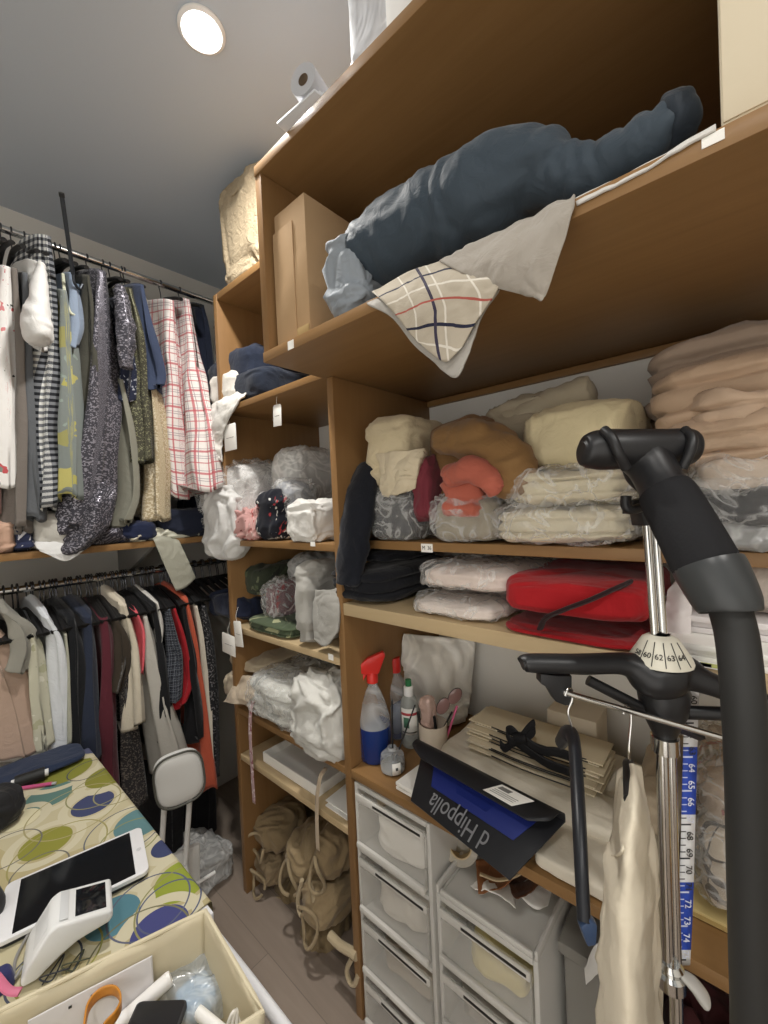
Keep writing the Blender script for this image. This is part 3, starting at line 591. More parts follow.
# ---- column, shelf C
goods('folded_garment', 'folded garment', 'navy heap filling the corner of the third column shelf', cloth('1a2034'), 224, 284, 588, .81, 1.1, zCC, GP, py=610, seed=120, amp=.018)
goods('folded_garment', 'folded garment', 'dark camouflage garment lying over the navy heap', floral('3b4134', ['4d5640', '2b2f2a', '6a7058'], 34, .5, 'camouflage', '22251f'), 252, 300, 562, .86, 1.15, zCC+.10, GP, py=590, seed=121)
goods('folded_garment', 'folded garment', 'folded leaf green printed garment with pale leaves on the third shelf', floral('4f5b45', ['8a9375', '3a4436', 'a9ac86'], 40, .45, 'leaf_print', '2d352b'), 256, 318, 617, .80, .98, zCC, GP, py=630, seed=122, layers=3, amp=.006)
bagged('plastic_bag', 'clear bag around a maroon printed garment on the third shelf', 276, 314, 575, .84, 1.1, zCC+.03, floral('6d4a50', ['8f2f38', 'b89a98'], 40, .4, 'maroon_print', '3a2b30'), GP, 123, py=600, clabel='maroon printed garment inside a clear bag')
goods('folded_garment', 'folded garment', 'grey sweatshirt slumped against the divider on the third shelf', cloth('a5a39d'), 308, 342, 560, .79, 1.0, zCC+.0, GP, py=600, seed=124, amp=.016)
gs = tag(sheet('folded_garment', [[at(316, 590, X=.81), at(328, 590, X=.80), at(338, 588, X=.81)], [at(314, 615, X=.80), at(328, 612, X=.785), at(340, 610, X=.797)], [at(315, 640, X=.79), at(326, 646, X=.782), at(338, 632, X=.79)]], cloth('9d9b95'), None, .008, 125, .006), 'grey sleeve hanging down over the third shelf edge', 'garment', GP)
bagged('plastic_bag', 'grey plastic bag at the back of the third column shelf', 300, 336, 552, .95, 1.2, zCC+.08, cloth('6f7274'), GP, 126, py=580, clabel='dark grey garment bagged at the back of the shelf', fm=FILM_GREY)
# ---- column, shelf D
goods('folded_garment', 'folded garment', 'beige knitted garment topmost on the fourth column shelf', cloth('b7a88f'), 243, 302, 648, .84, 1.12, zDD+.12, GP, py=670, seed=130, layers=2)
goods('folded_garment', 'folded garment', 'beige dotted garment with tiny dark dots on the fourth shelf', floral('bcae98', ['3b332d', '4a423b'], 60, .12, 'dotted', 'bcae98'), 238, 300, 668, .81, 1.1, zDD, GP, py=690, seed=131, amp=.016)
st_ = tag(sheet('sleeve_of_garment', [[at(240, 676, X=.83), at(252, 676, X=.83), at(262, 680, X=.84)], [at(232, 690, X=.80), at(244, 692, X=.79), at(256, 694, X=.80)], [at(224, 702, X=.785), at(236, 704, X=.78), at(246, 704, X=.79)]], cloth('c4b49e'), None, .008, 132, .006), 'beige sleeve end poking over the fourth column shelf', 'sleeve', GP)
bagged('plastic_bag', 'large shiny clear bag of white printed clothes on the fourth shelf', 262, 346, 668, .775, 1.1, zDD, floral('c9c9c2', ['8f928e', 'a9aba6'], 30, .3, 'grey_print', '9a9d98'), GP, 133, py=720, amp=.018, clabel='white garment with grey print inside the shiny clear bag', layers=3)
a = at(294, 748, X=.80); b = at(344, 690, X=.80)
tag(lump('cloth_bundle', (.765, max(b[1], .91), a[2]), (.96, a[1], b[2]), cloth('d0cfc9', .6), seed=134, amp=.026, freq=12, e=(.6, .6), flat=False), 'white cloth bulging at the mouth of the shiny bag', 'cloth bundle', GP)
def ribbon(name, label, pts, m, w=.012, cat='ribbon'):
    V = np.array([at(x, y, X=X) for x, y, X in pts]); L = [[p+np.array([0, w/2, 0]), p-np.array([0, w/2, 0])] for p in V]
    o = sheet(name, L, m, None, .0015, 5, .001, nu=6, nv=36); return tag(o, label, cat)
ribbon('ribbon', 'pink flowered ribbon hanging from the fourth column shelf', [(262, 690, .84), (252, 704, .795), (250, 730, .782), (252, 770, .782), (254, 803, .784)], floral('b99a9c', ['8f5a62', 'd8c8c6'], 70, .45, 'ribbon_print', '7a5a60'), .020)
ribbon('ribbon', 'cream ribbon dangling in front of the lowest column shelf', [(326, 768, .83), (320, 778, .795), (317, 800, .785), (317, 830, .783), (318, 850, .786)], cloth('c2b098'), .016)
# ---- column, shelf E
tr = thing('tray', 'white open shallow box lying on the lowest column shelf', 'box', tuple(at(300, 772, X=.86)))
a, b = at(268, 760, X=.85), at(322, 778, X=.85); zt = zEE+.0
mb = MB(); ya, yb = b[1], a[1]; ht = .035
P((.83, ya, zt), (1.10, yb, zt+.004), 'bottom', M_STICK, tr, 0)
for q in (((.83, ya, zt+.004), (.834, yb, zt+ht)), ((1.096, ya, zt+.004), (1.10, yb, zt+ht)), ((.834, ya, zt+.004), (1.096, ya+.004, zt+ht)), ((.834, yb-.004, zt+.004), (1.096, yb, zt+ht))): P(q[0], q[1], 'side', M_STICK, tr, 0)
for i, (q, w) in enumerate(((0, .0), (1, .012))):
    c = at(336, 806, X=.88); mb = MB()
    mb.hexa([(.82+w, .905, zt+.004*i), (1.08, .905, zt+.004*i), (1.08, 1.03+w, zt+.004*i), (.82+w, 1.02+w, zt+.004*i), (.82+w, .905, zt+.004*i+.0035), (1.08, .905, zt+.004*i+.0035), (1.08, 1.03+w, zt+.004*i+.0035), (.82+w, 1.02+w, zt+.004*i+.0035)], .0004)
    tag(mb.build('paper_stack', M_STICK), ['lower white card sheet on the lowest column shelf', 'upper white card sheet on the lowest column shelf'][i], 'paper', 'white cards')
# ---- floor bay of the column: rope and canvas bags
MR = [cloth(c, .9, .6) for c in ('8d7a5c', '9a8768', '7d6c50', '85745a')]
GB = 'canvas drawstring bags heaped in the floor bay'
def bag(label, pl, pr, pt, pb, X, m, seed, rope=True):
    c = at((pl+pr)/2, (pt+pb)/2, X=X); s = (c[0]/.8*1.2)/F_PX; w, h = (pr-pl)*s*1.25, (pb-pt)*s
    r = thing('canvas_bag', label, 'bag', (c[0], c[1], c[2]-h/2), GB)
    lump('sack', (X-.09, c[1]-w/2, c[2]-h/2), (X+.11, c[1]+w/2, c[2]+h/2), m, r, seed, .018, 11, e=(.7, .7), flat=False)
    if rope:
        n = 14; pts = [np.array([X-.10-.012*math.sin(i*.9), c[1]+w*.28*math.cos(2*PI*i/n+seed), c[2]-h*.25+h*.4*math.sin(2*PI*i/n+seed)]) for i in range(n)]
        MB().tube(pts, .0055, 8, sub=3).build('rope_handle', cloth('9a896c'), r)
    return r
bag('canvas bag topmost in the inner corner of the floor bay', 256, 300, 806, 842, .93, MR[0], 141)
bag('canvas bag wedged against the column side panel', 260, 296, 838, 876, .92, MR[3], 142)
bag('canvas bag with coiled rope in the middle of the heap', 292, 330, 828, 872, .90, MR[1], 143)
bag('canvas bag lying lowest beside the wall of the floor bay', 280, 316, 868, 905, .96, MR[2], 144)
bag('canvas bag bulging below the dangling cream ribbon', 312, 348, 866, 915, .88, MR[1], 145)
bag('canvas bag tucked up under the lowest shelf by the divider', 326, 352, 822, 866, .90, MR[0], 146)
bag('canvas bag slumped on the floor beside the divider', 308, 346, 905, 950, .92, MR[2], 147, False)
for i, (lab, pts, r) in enumerate((('pale rope loop hanging out of the canvas bag heap', [(302, 880), (298, 900), (301, 915), (310, 914), (314, 900), (310, 882)], .007), ('rope end curling on the floor by the divider', [(352, 958), (347, 970), (350, 982), (355, 984), (358, 975)], .007), ('cream strap piled low by the divider foot', [(330, 935), (340, 945), (352, 952), (357, 956)], .013))):
    tag(MB().tube([at(x, y, X=.80) for x, y in pts], r, 10, sub=5).build('rope', cloth('b8a88a')), lab, 'rope', 'loose ropes in the floor bay')
goods('folded_garment', 'folded garment', 'olive folded blanket lying flat under the lowest column shelf', cloth('565034'), 262, 320, 780, .95, 1.2, SH['E']-.13, GP, py=795, seed=148, layers=2)
goods('folded_garment', 'folded garment', 'khaki canvas heap at the back of the floor bay', cloth('6e6048'), 268, 352, 800, 1.0, 1.25, .003, GP, py=880, seed=149, amp=.03)
# ---- wide unit, upper shelf
z2, z3, zd = 1.399, 1.225, .743
GN = 'garments on the upper shelf of the wide unit'
jk = thing('jacket', 'black jacket with one sleeve hanging over two shelves by the divider', 'jacket', tuple(at(365, 540, X=.88)), GN)
MBK = cloth('171a22'); 
lo, hi = on(352, 392, 462, .86, 1.2, z2, py=500); lump('body', lo, (hi[0], DIV[0]-.006, hi[2]), MBK, jk, 201, .014, 9)
sausage('sleeve', [at(368, 470, X=.90), at(360, 500, X=.85), at(354, 540, X=.82), at(349, 580, X=.80)], [.05, .058, .055, .045], MBK, jk, 202, .008, 13, flat=.6, up=(1, 0, 0))
goods('folded_garment', 'folded garment', 'cream cable knit folded on top of the black jacket', cloth('cdbf9f', .9, .9), 374, 440, 418, .86, 1.08, z2+.14, GN, py=440, seed=203, layers=3, amp=.014)
tag(sheet('folded_garment', [[at(378, 455, X=.87), at(404, 452, X=.86), at(426, 450, X=.87)], [at(382, 470, X=.855), at(402, 474, X=.845), at(420, 466, X=.855)], [at(384, 497, X=.86), at(400, 494, X=.85), at(416, 488, X=.86)]], cloth('d0c3a8', .9, .8), None, .02, 204, .006), 'cream knitted sleeve hanging down below the folded cable knit', 'sleeve', GN)
goods('folded_garment', 'folded garment', 'camel brown sweater heaped behind the coral garment', cloth('7f5f3c'), 436, 522, 424, .92, 1.2, z2+.03, GN, py=460, seed=205, amp=.03, freq=7, rot=-.1)
tag(sausage('folded_garment', [at(445, 440, X=.90), at(478, 442, X=.88), at(512, 462, X=.88), at(516, 490, X=.88)], [.04, .05, .05, .045], cloth('85653f'), None, 206, .012, 12), 'camel sweater sleeve curving over the coral garment', 'sleeve', GN)
goods('folded_garment', 'folded garment', 'maroon garment peeking beside the coral one', cloth('73303a'), 416, 448, 458, .86, 1.0, z2+.05, GN, py=480, seed=207)
co = thing('folded_garment', 'bright coral garment folded into the middle of the shelf', 'folded garment', tuple(at(472, 500, X=.86)), GN)
MCO = cloth('b86553')
lo, hi = on(446, 500, 462, .84, 1.0, z2+.06, py=485); lump('fold', lo, hi, MCO, co, 208, .012, 12, layers=3)
sausage('rolled_sleeve', [at(450, 478, X=.84), at(470, 470, X=.83), at(488, 478, X=.83), at(496, 490, X=.84)], [.022, .03, .028, .02], MCO, co, 209, .006, 18)
bagged('plastic_bag', 'clear crinkled bag under the coral garment at the shelf edge', 436, 520, 492, .845, 1.05, z2, cloth('8f8672'), GN, 210, py=510, clabel='drab green garment inside the clear bag under coral')
bagged('plastic_bag', 'clear crinkled bag hiding dark trousers near the divider', 374, 442, 484, .85, 1.06, z2, cloth('35363a'), GN, 212, py=510, clabel='charcoal trousers inside the clear bag near the divider', amp=.018)
goods('folded_garment', 'folded garment', 'pale grey sweater lying along the wall above the camel one', cloth('a89e8a'), 478, 606, 394, 1.0, 1.25, z2+.13, GN, py=430, seed=214, amp=.03, lean=(0, 0), e=(.8, .8))
tag(sausage('folded_garment', [at(470, 432, X=1.05), at(520, 420, X=1.05), at(560, 402, X=1.05), at(588, 392, X=1.05)], [.03, .04, .04, .04], cloth('ada38e'), None, 215, .008, 13), 'pale grey rolled sleeve reaching toward the wall', 'sleeve', GN)
goods('folded_garment', 'folded garment', 'thick cream sweater folded on a bagged pile', cloth('d6c9a4', .9, .6), 530, 650, 408, .90, 1.2, z2+.155, GN, py=440, seed=216, layers=2, amp=.024, freq=7)
bagged('plastic_bag', 'big clear bag of ivory knitwear on the upper shelf', 512, 652, 466, .83, 1.15, z2+.08, cloth('d2c7aa', .9, .6), GN, 218, py=490, clabel='ivory knitwear inside the big clear bag', layers=3, amp=.016)
bagged('plastic_bag', 'lower clear bag of ivory knitwear drooping past the shelf edge', 496, 655, 500, .835, 1.15, z2, cloth('cfc5ab', .9, .6), GN, 220, py=520, clabel='ivory knitwear inside the lower drooping bag', layers=3, amp=.016)
# the big heap at the far right of the shelf
MPB = cloth('bfa58c'); MPB2 = cloth('c4ab93'); MPB3 = cloth('9c8a7a')
for i, (pl, pr, pt, X0_, X1_, zo, m, lab) in enumerate(((640, 800, 345, .98, 1.26, .24, MPB3, 'dusky pink garment leaning on the wall atop the heap'), (648, 800, 372, .90, 1.2, .205, MPB, 'pink beige garment draped over the upper heap'), (690, 800, 398, .86, 1.15, .17, MPB2, 'pink beige folded garment second in the heap'), (676, 800, 424, .85, 1.15, .135, MPB, 'pink beige folded garment third in the heap'))):
    goods('folded_garment', 'folded garment', lab, m, pl, pr, pt, X0_, X1_, z2+zo, 'pink beige folded garments', py=pt+20, seed=230+i, layers=3, amp=.036, freq=5, lay_amp=.009, lean=(.0, -.15 if i < 2 else 0))
bagged('plastic_bag', 'clear bag of pinkish white garments under the pink beige heap', 690, 800, 452, .84, 1.15, z2+.085, cloth('cbb9a6'), GN, 240, py=470, clabel='pinkish white garment bagged under the heap')
bagged('plastic_bag', 'glossy bag of black garments at the bottom of the heap', 668, 800, 475, .84, 1.15, z2+.03, cloth('26262a'), GN, 242, py=500, clabel='black garment bagged below the pinkish white one', layers=3)
bagged('plastic_bag', 'flat grey plastic bag lying on the shelf below the black bag', 662, 800, 515, .84, 1.12, z2, cloth('55534f'), GN, 244, py=530, clabel='grey garment in the flat plastic bag', fm=FILM_GREY)
# ---- wide unit, second shelf
GS = 'garments on the pale pine shelf'
goods('folded_garment', 'folded garment', 'black trousers folded beside the divider on the pine shelf', cloth('15171d'), 352, 440, 560, .80, 1.2, z3, GS, py=590, seed=250, layers=3, amp=.012)
goods('folded_garment', 'folded garment', 'black garment lying on the folded black trousers', cloth('1b1c21'), 360, 430, 545, .88, 1.2, z3+.10, GS, py=560, seed=251, layers=2)
bagged('plastic_bag', 'clear bag of pale pink garments topmost beside the black trousers', 430, 552, 558, .82, 1.15, z3+.062, cloth('d8c7bc'), GS, 252, py=575, clabel='pale pink garment in the upper clear bag', layers=2)
bagged('plastic_bag', 'clear bag of white pink garments lowest on the pine shelf', 424, 540, 588, .805, 1.15, z3, cloth('dccfc5'), GS, 254, py=605, clabel='white pink garment in the lower clear bag', layers=2)
MRED = cloth('a81c22')
goods('folded_garment', 'folded garment', 'red fleece folded on top of another red fleece', MRED, 519, 668, 570, .80, 1.15, z3+.045, GS, py=600, seed=256, layers=1, amp=.012, e=(.3, .3))
goods('folded_garment', 'folded garment', 'red fleece at the bottom of the red pile on pine', cloth('9c181e'), 519, 668, 616, .80, 1.15, z3, GS, py=635, seed=257, layers=1, amp=.008, e=(.3, .3))
tag(MB().tube([at(540, 629, X=.785), at(546, 618, X=.782), at(566, 609, X=.782), at(590, 600, X=.785), at(612, 590, X=.80), at(630, 582, X=.84)], .0085, 10, flat=.5, sub=5).build('strap', cloth('2c1a1c')), 'black twisted strap lying over the red fleece', 'strap')
def sheafs(label, pl, pr, pt, X0_, X1_, zb, h, m, cat='paper', rot=0.0, name='paper_stack', n=3, grp='white papers on the pine shelf'):
    a, b = at(pl, pt, X=X0_), at(pr, pt, X=X0_); mb = MB()
    for i in range(n):
        z = zb+h*i/n; j = .004*math.sin(i*2.3+rot*9); mb.box((X0_+j, b[1]+j, z), (X1_+j, a[1]-j*.5, z+h/n-.0006), .0006)
    return tag(mb.build(name, m), label, cat, grp)
sheafs('white paper sheaf under the steamer pole on the pine shelf', 664, 800, 650, .82, 1.1, z3, .03, M_STICK)
sheafs('white padded envelope stack behind the steamer hose', 672, 800, 632, .88, 1.15, z3+.0305, .03, paper('dcd7d6'))
tag(sheet('plastic_sleeve', [[at(668, 590, X=.90), at(682, 578, X=.91), at(690, 592, X=.90)], [at(664, 614, X=.88), at(680, 612, X=.87), at(692, 610, X=.88)], [at(664, 640, X=.86), at(680, 642, X=.86), at(690, 640, X=.87)]], paper('d9d2d0'), None, .002, 260, .004), 'white crumpled paper sleeve standing beside the steamer pole', 'paper')
sheafs('flyer with a blue and green print at the pine shelf edge', 676, 760, 660, .805, .98, z3, .0, M_STICK) if False else None
fl = thing('flyer', 'white flyer with blue and green print at the pine shelf edge', 'flyer', tuple(at(700, 660, X=.80)))
y0_, y1_ = at(760, 660, X=.80)[1], at(672, 660, X=.80)[1]; P((.797, y0_, z3+.0305-.03), (.819, y1_, z3+.002), 'sheet', M_STICK, fl, 0)
P((.798, y1_-.05, z3+.0021), (.812, y1_-.01, z3+.0025), 'blue_print', plain('54509a', .5), fl, 0); P((.798, y0_+.03, z3+.0021), (.815, y0_+.07, z3+.0025), 'green_print', plain('b8bf6a', .5), fl, 0)
tag(lump('tissue_bundle', (.90, at(790, 600, X=.9)[1], z3+.062), (1.1, at(748, 600, X=.95)[1], z3+.15), cloth('b5aaa0'), seed=261, amp=.015), 'beige crumpled bundle behind the hose on the pine shelf', 'cloth bundle')
# ================================================================== overhead cabinet and the tops
zo = ZB+.0262
cb = thing('cardboard_box', 'plain brown cardboard box with folded flap in the overhead cabinet', 'cardboard box', (.74, .79, zo))
MCB = NT('cardboard', .8, .15); MCB.col(MCB.mix(MCB.noise(8, detail=4), 'ad8f6c', 'bd9f7b')); MCB.bump(MCB.noise(90, detail=3), .15, .002); MCB = MCB.m
pn = at(310, 326, X=.625); yb_, ya_ = pn[1], .868; zt_ = at(297, 197, X=.625)[2]; xb_ = .91
P((.625, yb_, zo), (xb_, ya_, zt_-.0), 'carton', MCB, cb, .003)
P((.6215, yb_+.045, zo+.01), (.6246, ya_+.004, zt_-.045), 'side_flap', MCB, cb, .001)
P((.6225, yb_+.002, zo), (.6249, yb_+.06, zo+.03), 'tape', plain('a88f63', .3), cb, .0005)
MB().prism([(.63, yb_+.01, zt_), (.90, yb_+.01, zt_), (.90, ya_, zt_), (.63, ya_, zt_)], (0, 0, .004), .001).build('top_flap', MCB, cb)
wb = thing('carton', 'tall cream carton standing at the end of the overhead cabinet', 'carton', (.8, -.2, zo))
yw = at(720, 90, X=.63)[1]; MCW = paper('d9cdb4', .7)
P((.63, yw-.34, zo), (1.0, yw, zo+.40), 'carton_body', MCW, wb, .003); P((.6275, yw-.338, zo+.02), (.6299, yw-.002, zo+.215), 'side_flap', MCW, wb, .0008)
tag(lump('cloth_bundle', (.70, yw+.002, zo), (.9, yw+.05, zo+.04), cloth('23283a'), seed=270), 'small navy cloth tucked beside the tall cream carton', 'cloth bundle')
# navy coat roll and cloths on the cabinet edge
cr_ = thing('coat', 'rolled navy blue coat lying along the front of the overhead cabinet', 'coat', tuple(at(500, 260, X=.66)))
MN = cloth('38434d', .6, .5); prof = [(372, 258, 33), (420, 229, 40), (475, 201, 45), (528, 176, 40), (563, 176, 28), (600, 168, 24), (640, 146, 25), (670, 124, 21)]
pw = [at(x, y, X=.675) for x, y, r in prof]; dd = [(AX[2] @ (p-EYE)) for p in pw]
sausage('rolled_body', pw, [r*d/F_PX for (x, y, r), d in zip(prof, dd)], MN, cr_, 271, .010, 9, sub=18, n=64, zmin=zo+.002)
sausage('cuff', [at(666, 126, X=.675), at(686, 117, X=.685)], [.032, .030], cloth('252d36', .6), cr_, 272, .004, 16, zmin=zo+.002)
goods('cloth_bundle', 'cloth bundle', 'pale blue grey sheet crumpled beside the cardboard box', cloth('8a9198', .6), 334, 384, 240, .60, .72, zo, py=280, seed=273, amp=.02, freq=14)
tag(sheet('hanging_cloth', [[at(366, 296, X=.61)*[1, 1, 0]+[0, 0, zo+.003], at(420, 270, X=.615)*[1, 1, 0]+[0, 0, zo+.003], at(500, 232, X=.615)*[1, 1, 0]+[0, 0, zo+.003]], [at(370, 306, X=.592), at(432, 282, X=.588), at(500, 256, X=.592)], [at(392, 318, X=.588), at(440, 310, X=.582), at(500, 288, X=.588)], [at(414, 345, X=.588), at(436, 348, X=.584), at(482, 316, X=.588)], [at(434, 362, X=.588), at(456, 378, X=.585), at(470, 352, X=.588)]], cloth('a9a59e'), None, .003, 274, .003), 'light grey backing cloth hanging below the plaid cloth', 'cloth', 'cloths hanging off the overhead cabinet')
MPL = fab('tattersall_cloth'); _, u_, v_ = MPL.uv(); cc = MPL.mix(MPL.band(u_, .060, .1, .16), 'b3a998', 'd6d0c4'); cc = MPL.mix(MPL.band(v_, .11, .3, .34), cc, 'd6d0c4'); cc = MPL.mix(MPL.band(v_, .11, .62, .67), cc, '26283c'); cc = MPL.mix(MPL.band(u_, .2, .93, .96), cc, '3a3548'); cc = MPL.mix(MPL.band(v_, .11, .0, .035), cc, 'a5564c'); MPL.col(cc)
tag(sheet('hanging_cloth', [[at(372, 292, X=.60), at(420, 268, X=.605), at(488, 250, X=.605)], [at(384, 302, X=.583), at(430, 284, X=.578), at(498, 272, X=.582)], [at(398, 318, X=.578), at(440, 306, X=.572), at(498, 290, X=.578)], [at(414, 338, X=.578), at(440, 332, X=.574), at(480, 316, X=.578)], [at(430, 352, X=.578), at(446, 362, X=.575), at(462, 348, X=.578)]], MPL.m, None, .003, 275, .003), 'beige plaid cloth with red and navy lines hanging off the cabinet', 'cloth', 'cloths hanging off the overhead cabinet')
tag(sheet('hanging_cloth', [[at(440, 262, X=.60), at(500, 232, X=.605), at(575, 196, X=.605)], [at(452, 268, X=.585), at(510, 245, X=.58), at(573, 208, X=.585)], [at(480, 282, X=.58), at(520, 268, X=.572), at(566, 236, X=.58)], [at(520, 294, X=.58), at(536, 292, X=.575), at(556, 266, X=.58)], [at(536, 298, X=.58), at(541, 301, X=.577), at(546, 296, X=.58)]], cloth('9d968c'), None, .003, 276, .006), 'plain stone grey cloth corner hanging beside the plaid cloth', 'cloth', 'cloths hanging off the overhead cabinet')
tag(sheet('cloth', [[at(575, 206, X=.64), at(640, 172, X=.64), at(716, 128, X=.64)], [at(575, 200, X=.612), at(640, 168, X=.612), at(716, 126, X=.612)], [at(577, 206, X=.597), at(640, 173, X=.597), at(716, 129, X=.597)]], cloth('c9c6c0'), None, .003, 277, .002), 'white cloth edge under the coat along the cabinet board', 'cloth', 'cloths hanging off the overhead cabinet')
# kraft paper bag on the column
zt2 = 2.338; pbg = thing('paper_bag', 'crumpled brown paper bag standing on the column top', 'paper bag', (.88, 1.33, zt2))
MKR = NT('kraft_paper', .75, .2); MKR.col(MKR.mix(MKR.noise(10), 'a3937a', 'b3a48a')); MKR.bump(MKR.noise(28, detail=5, dist=1.5), .9, .008); MKR = MKR.m
ya, yb = at(262, 262, X=.84)[1], at(228, 275, X=.84)[1]; zt3 = at(238, 190, X=.86)[2]
lump('bag_body', (.82, ya-.02, zt2+.001), (.98, yb, zt3), MKR, pbg, 280, .02, 9, 'bag', e=(.25, .35), taper=-.12)
MB().tube([(.83, (ya+yb)/2-.03, zt3-.02), (.815, (ya+yb)/2-.02, zt3-.06), (.815, (ya+yb)/2+.02, zt3-.06), (.83, (ya+yb)/2+.03, zt3-.02)], .003, 8, sub=6).build('paper_handle', MKR, pbg)
# on top of the overhead cabinet
zq = 2.361; GT = 'things on top of the overhead cabinet'
tw = thing('plastic_carrier_bag', 'white plastic carrier bag standing at the cabinet top edge', 'bag', (.68, .5, zq), GT)
a, b = at(347, 72, X=.63), at(392, 40, X=.63)
lump('bag_body', (.63, b[1], zq), (.80, a[1], zq+.26), film('white_film', 'e9ebef', .55, .3, 8), tw, 281, .012, 9, 'bag', e=(.2, .3))
bx2 = thing('carton', 'white carton beside the carrier bag on the cabinet top', 'carton', (.75, .3, zq), GT)
c = at(388, 32, X=.64); P((.62, c[1]-.30, zq), (.95, c[1]-.012, zq+.22), 'carton_body', paper('e8e7e4', .6), bx2, .002); P((.6185, c[1]-.29, zq+.10), (.6198, c[1]-.02, zq+.218), 'lid_flap', paper('e8e7e4', .6), bx2, .0005)
rl = thing('paper_roll', 'white paper roll lying on the cabinet top with its end showing', 'paper roll', tuple(at(318, 105, X=.66)), GT)
p1, p2 = at(303, 86, X=.58), at(338, 100, X=.72); ax = p2-p1; p1[2] = p2[2] = zq+.042
L = np.linalg.norm(p2-p1); MB().lathe([(.012, .002), (.032, 0), (.032, L+.14), (.012, L+.138), (.012, .002)], p1, 36, axis=p2-p1).build('roll', paper('c9cace', .6), rl); MB().lathe([(.0118, .001), (.0118, L+.139), (.010, L+.139), (.010, .001), (.0118, .001)], p1, 24, axis=p2-p1).build('core', plain('7d6a55', .8), rl)
yq = at(300, 128, X=.60)[1]
for i in range(3):
    tag(MB().hexa([(.585+.012*i, yq-.07, zq+.006*i), (.86, yq-.10, zq+.006*i), (.86, yq+.06, zq+.006*i), (.575+.015*i, yq+.05, zq+.006*i), (.585+.012*i, yq-.07, zq+.006*i+.0055), (.86, yq-.10, zq+.006*i+.0055), (.86, yq+.06, zq+.006*i+.0055), (.575+.015*i, yq+.05, zq+.006*i+.0055)], .0005).build('pad_of_paper', paper('e4e6ea', .6)), ['lowest white paper pad poking over the cabinet top', 'middle white paper pad poking over the cabinet top', 'uppermost white paper pad poking over the cabinet top'][i], 'paper pad', GT)
# ================================================================== the desk board
zd = .7435
def ground(px, py, z=zd): return at(px, py, Z=z)
M_GLASS = film('clear_plastic', 'd9dee2', .22, .06, 3)
M_BLUEL = NT('blue_liquid', .1, .5); M_BLUEL.col('1c3f8e'); M_BLUEL.b.inputs['Transmission Weight'].default_value = .35; M_BLUEL = M_BLUEL.m
M_REDP = plain('d8302a', .35); M_LABEL = paper('ecebe6', .5)
g = ground(376, 756)
s = thing('spray_bottle', 'clear spray bottle of blue liquid with a red trigger by the divider', 'spray bottle', tuple(g))
MB().lathe([(.001, .1), (.0475, .1), (.047, .120), (.036, .165), (.022, .20), (.0145, .215), (.0145, .235), (.001, .235)], g, 32).build('bottle', M_GLASS, s)
MB().lathe([(.001, 0), (.044, 0), (.048, .006), (.048, .1), (.001, .1)], g, 32).build('liquid', M_BLUEL, s)
tg = MB(); f = -AX[0]*[1, 1, 0]; q = lambda a, h, w=0: tuple(g+f*a+np.array([-f[1], f[0], 0])*w+np.array([0, 0, h]))
tg.lathe([(.017, .226), (.017, .248), (.012, .256)], g, 24)
tg.prism([q(-.020, .252, -.011), q(.018, .250, -.011), q(.044, .258, -.011), q(.046, .276, -.011), q(.01, .300, -.011), q(-.036, .318, -.011), q(-.042, .306, -.011)], tuple(np.array([-f[1], f[0], 0])*.022), .004)
tg.build('trigger_head', M_REDP, s)
MB().prism([q(.016, .252, -.006), q(.032, .254, -.006), q(.040, .222, -.006), q(.034, .220, -.006)], tuple(np.array([-f[1], f[0], 0])*.012), .002).build('trigger', M_REDP, s)
g = ground(398, 734); s = thing('bottle', 'blue liquid bottle with a red cap behind the spray bottle', 'bottle', tuple(g))
MB().lathe([(.001, 0), (.036, 0), (.038, .006), (.038, .14), (.03, .175), (.016, .20), (.014, .21), (.001, .21)], g, 32).build('bottle', M_GLASS, s)
MB().lathe([(.001, .003), (.034, .003), (.035, .11), (.001, .11)], g, 32).build('liquid', M_BLUEL, s)
MB().lathe([(.018, .208), (.019, .245), (.016, .255), (.001, .256)], g, 28).build('cap', M_REDP, s)
g = ground(411, 744); s = thing('bottle', 'clear bottle with a green tip and white label beside the mug', 'bottle', tuple(g))
MB().lathe([(.001, 0), (.026, 0), (.029, .006), (.029, .12), (.024, .145), (.014, .158), (.001, .158)], g, 32).build('bottle', film('cloudy_plastic', 'b9bdb9', .55, .2, 8), s)
MB().lathe([(.0145, .155), (.0155, .158), (.0155, .182), (.012, .186), (.001, .186)], g, 28).build('neck_cap', M_WHITE, s)
MB().lathe([(.010, .185), (.0095, .205), (.001, .207)], g, 24).build('green_tip', plain('2f7a4b', .4), s)
lb = []
def wrap_label(g, r, z0, z1, a0, a1, m, name, par, n=14):
    V, Fs = [], []
    for k in range(n+1):
        a = a0+(a1-a0)*k/n
        for rr in (r, r+.0006):
            for z in (z0, z1): V.append(g+np.array([math.cos(a)*rr, math.sin(a)*rr, z]))
    for k in range(n):
        b = k*4; Fs += [(b+2, b+6, b+7, b+3), (b, b+1, b+5, b+4), (b+1, b+3, b+7, b+5), (b, b+4, b+6, b+2)]
    return link(name, V, Fs, m, par)
av = math.atan2(-g[1], -g[0])
wl_ = wrap_label(g, .0292, .045, .125, av-1.0, av+.8, M_LABEL, 'label', s)
wrap_label(g, .0299, .104, .112, av-1.0, av+.8, plain('b8474c', .5), 'red_band', wl_); wrap_label(g, .0299, .066, .098, av-.7, av-.1, plain('3f6d55', .5), 'green_print', wl_); wrap_label(g, .0299, .05, .053, av-.9, av+.7, M_INK, 'dark_line', wl_)
g = ground(393, 770); s = thing('reed_diffuser', 'round glass reed diffuser with two black sticks at the desk front', 'diffuser', tuple(g))
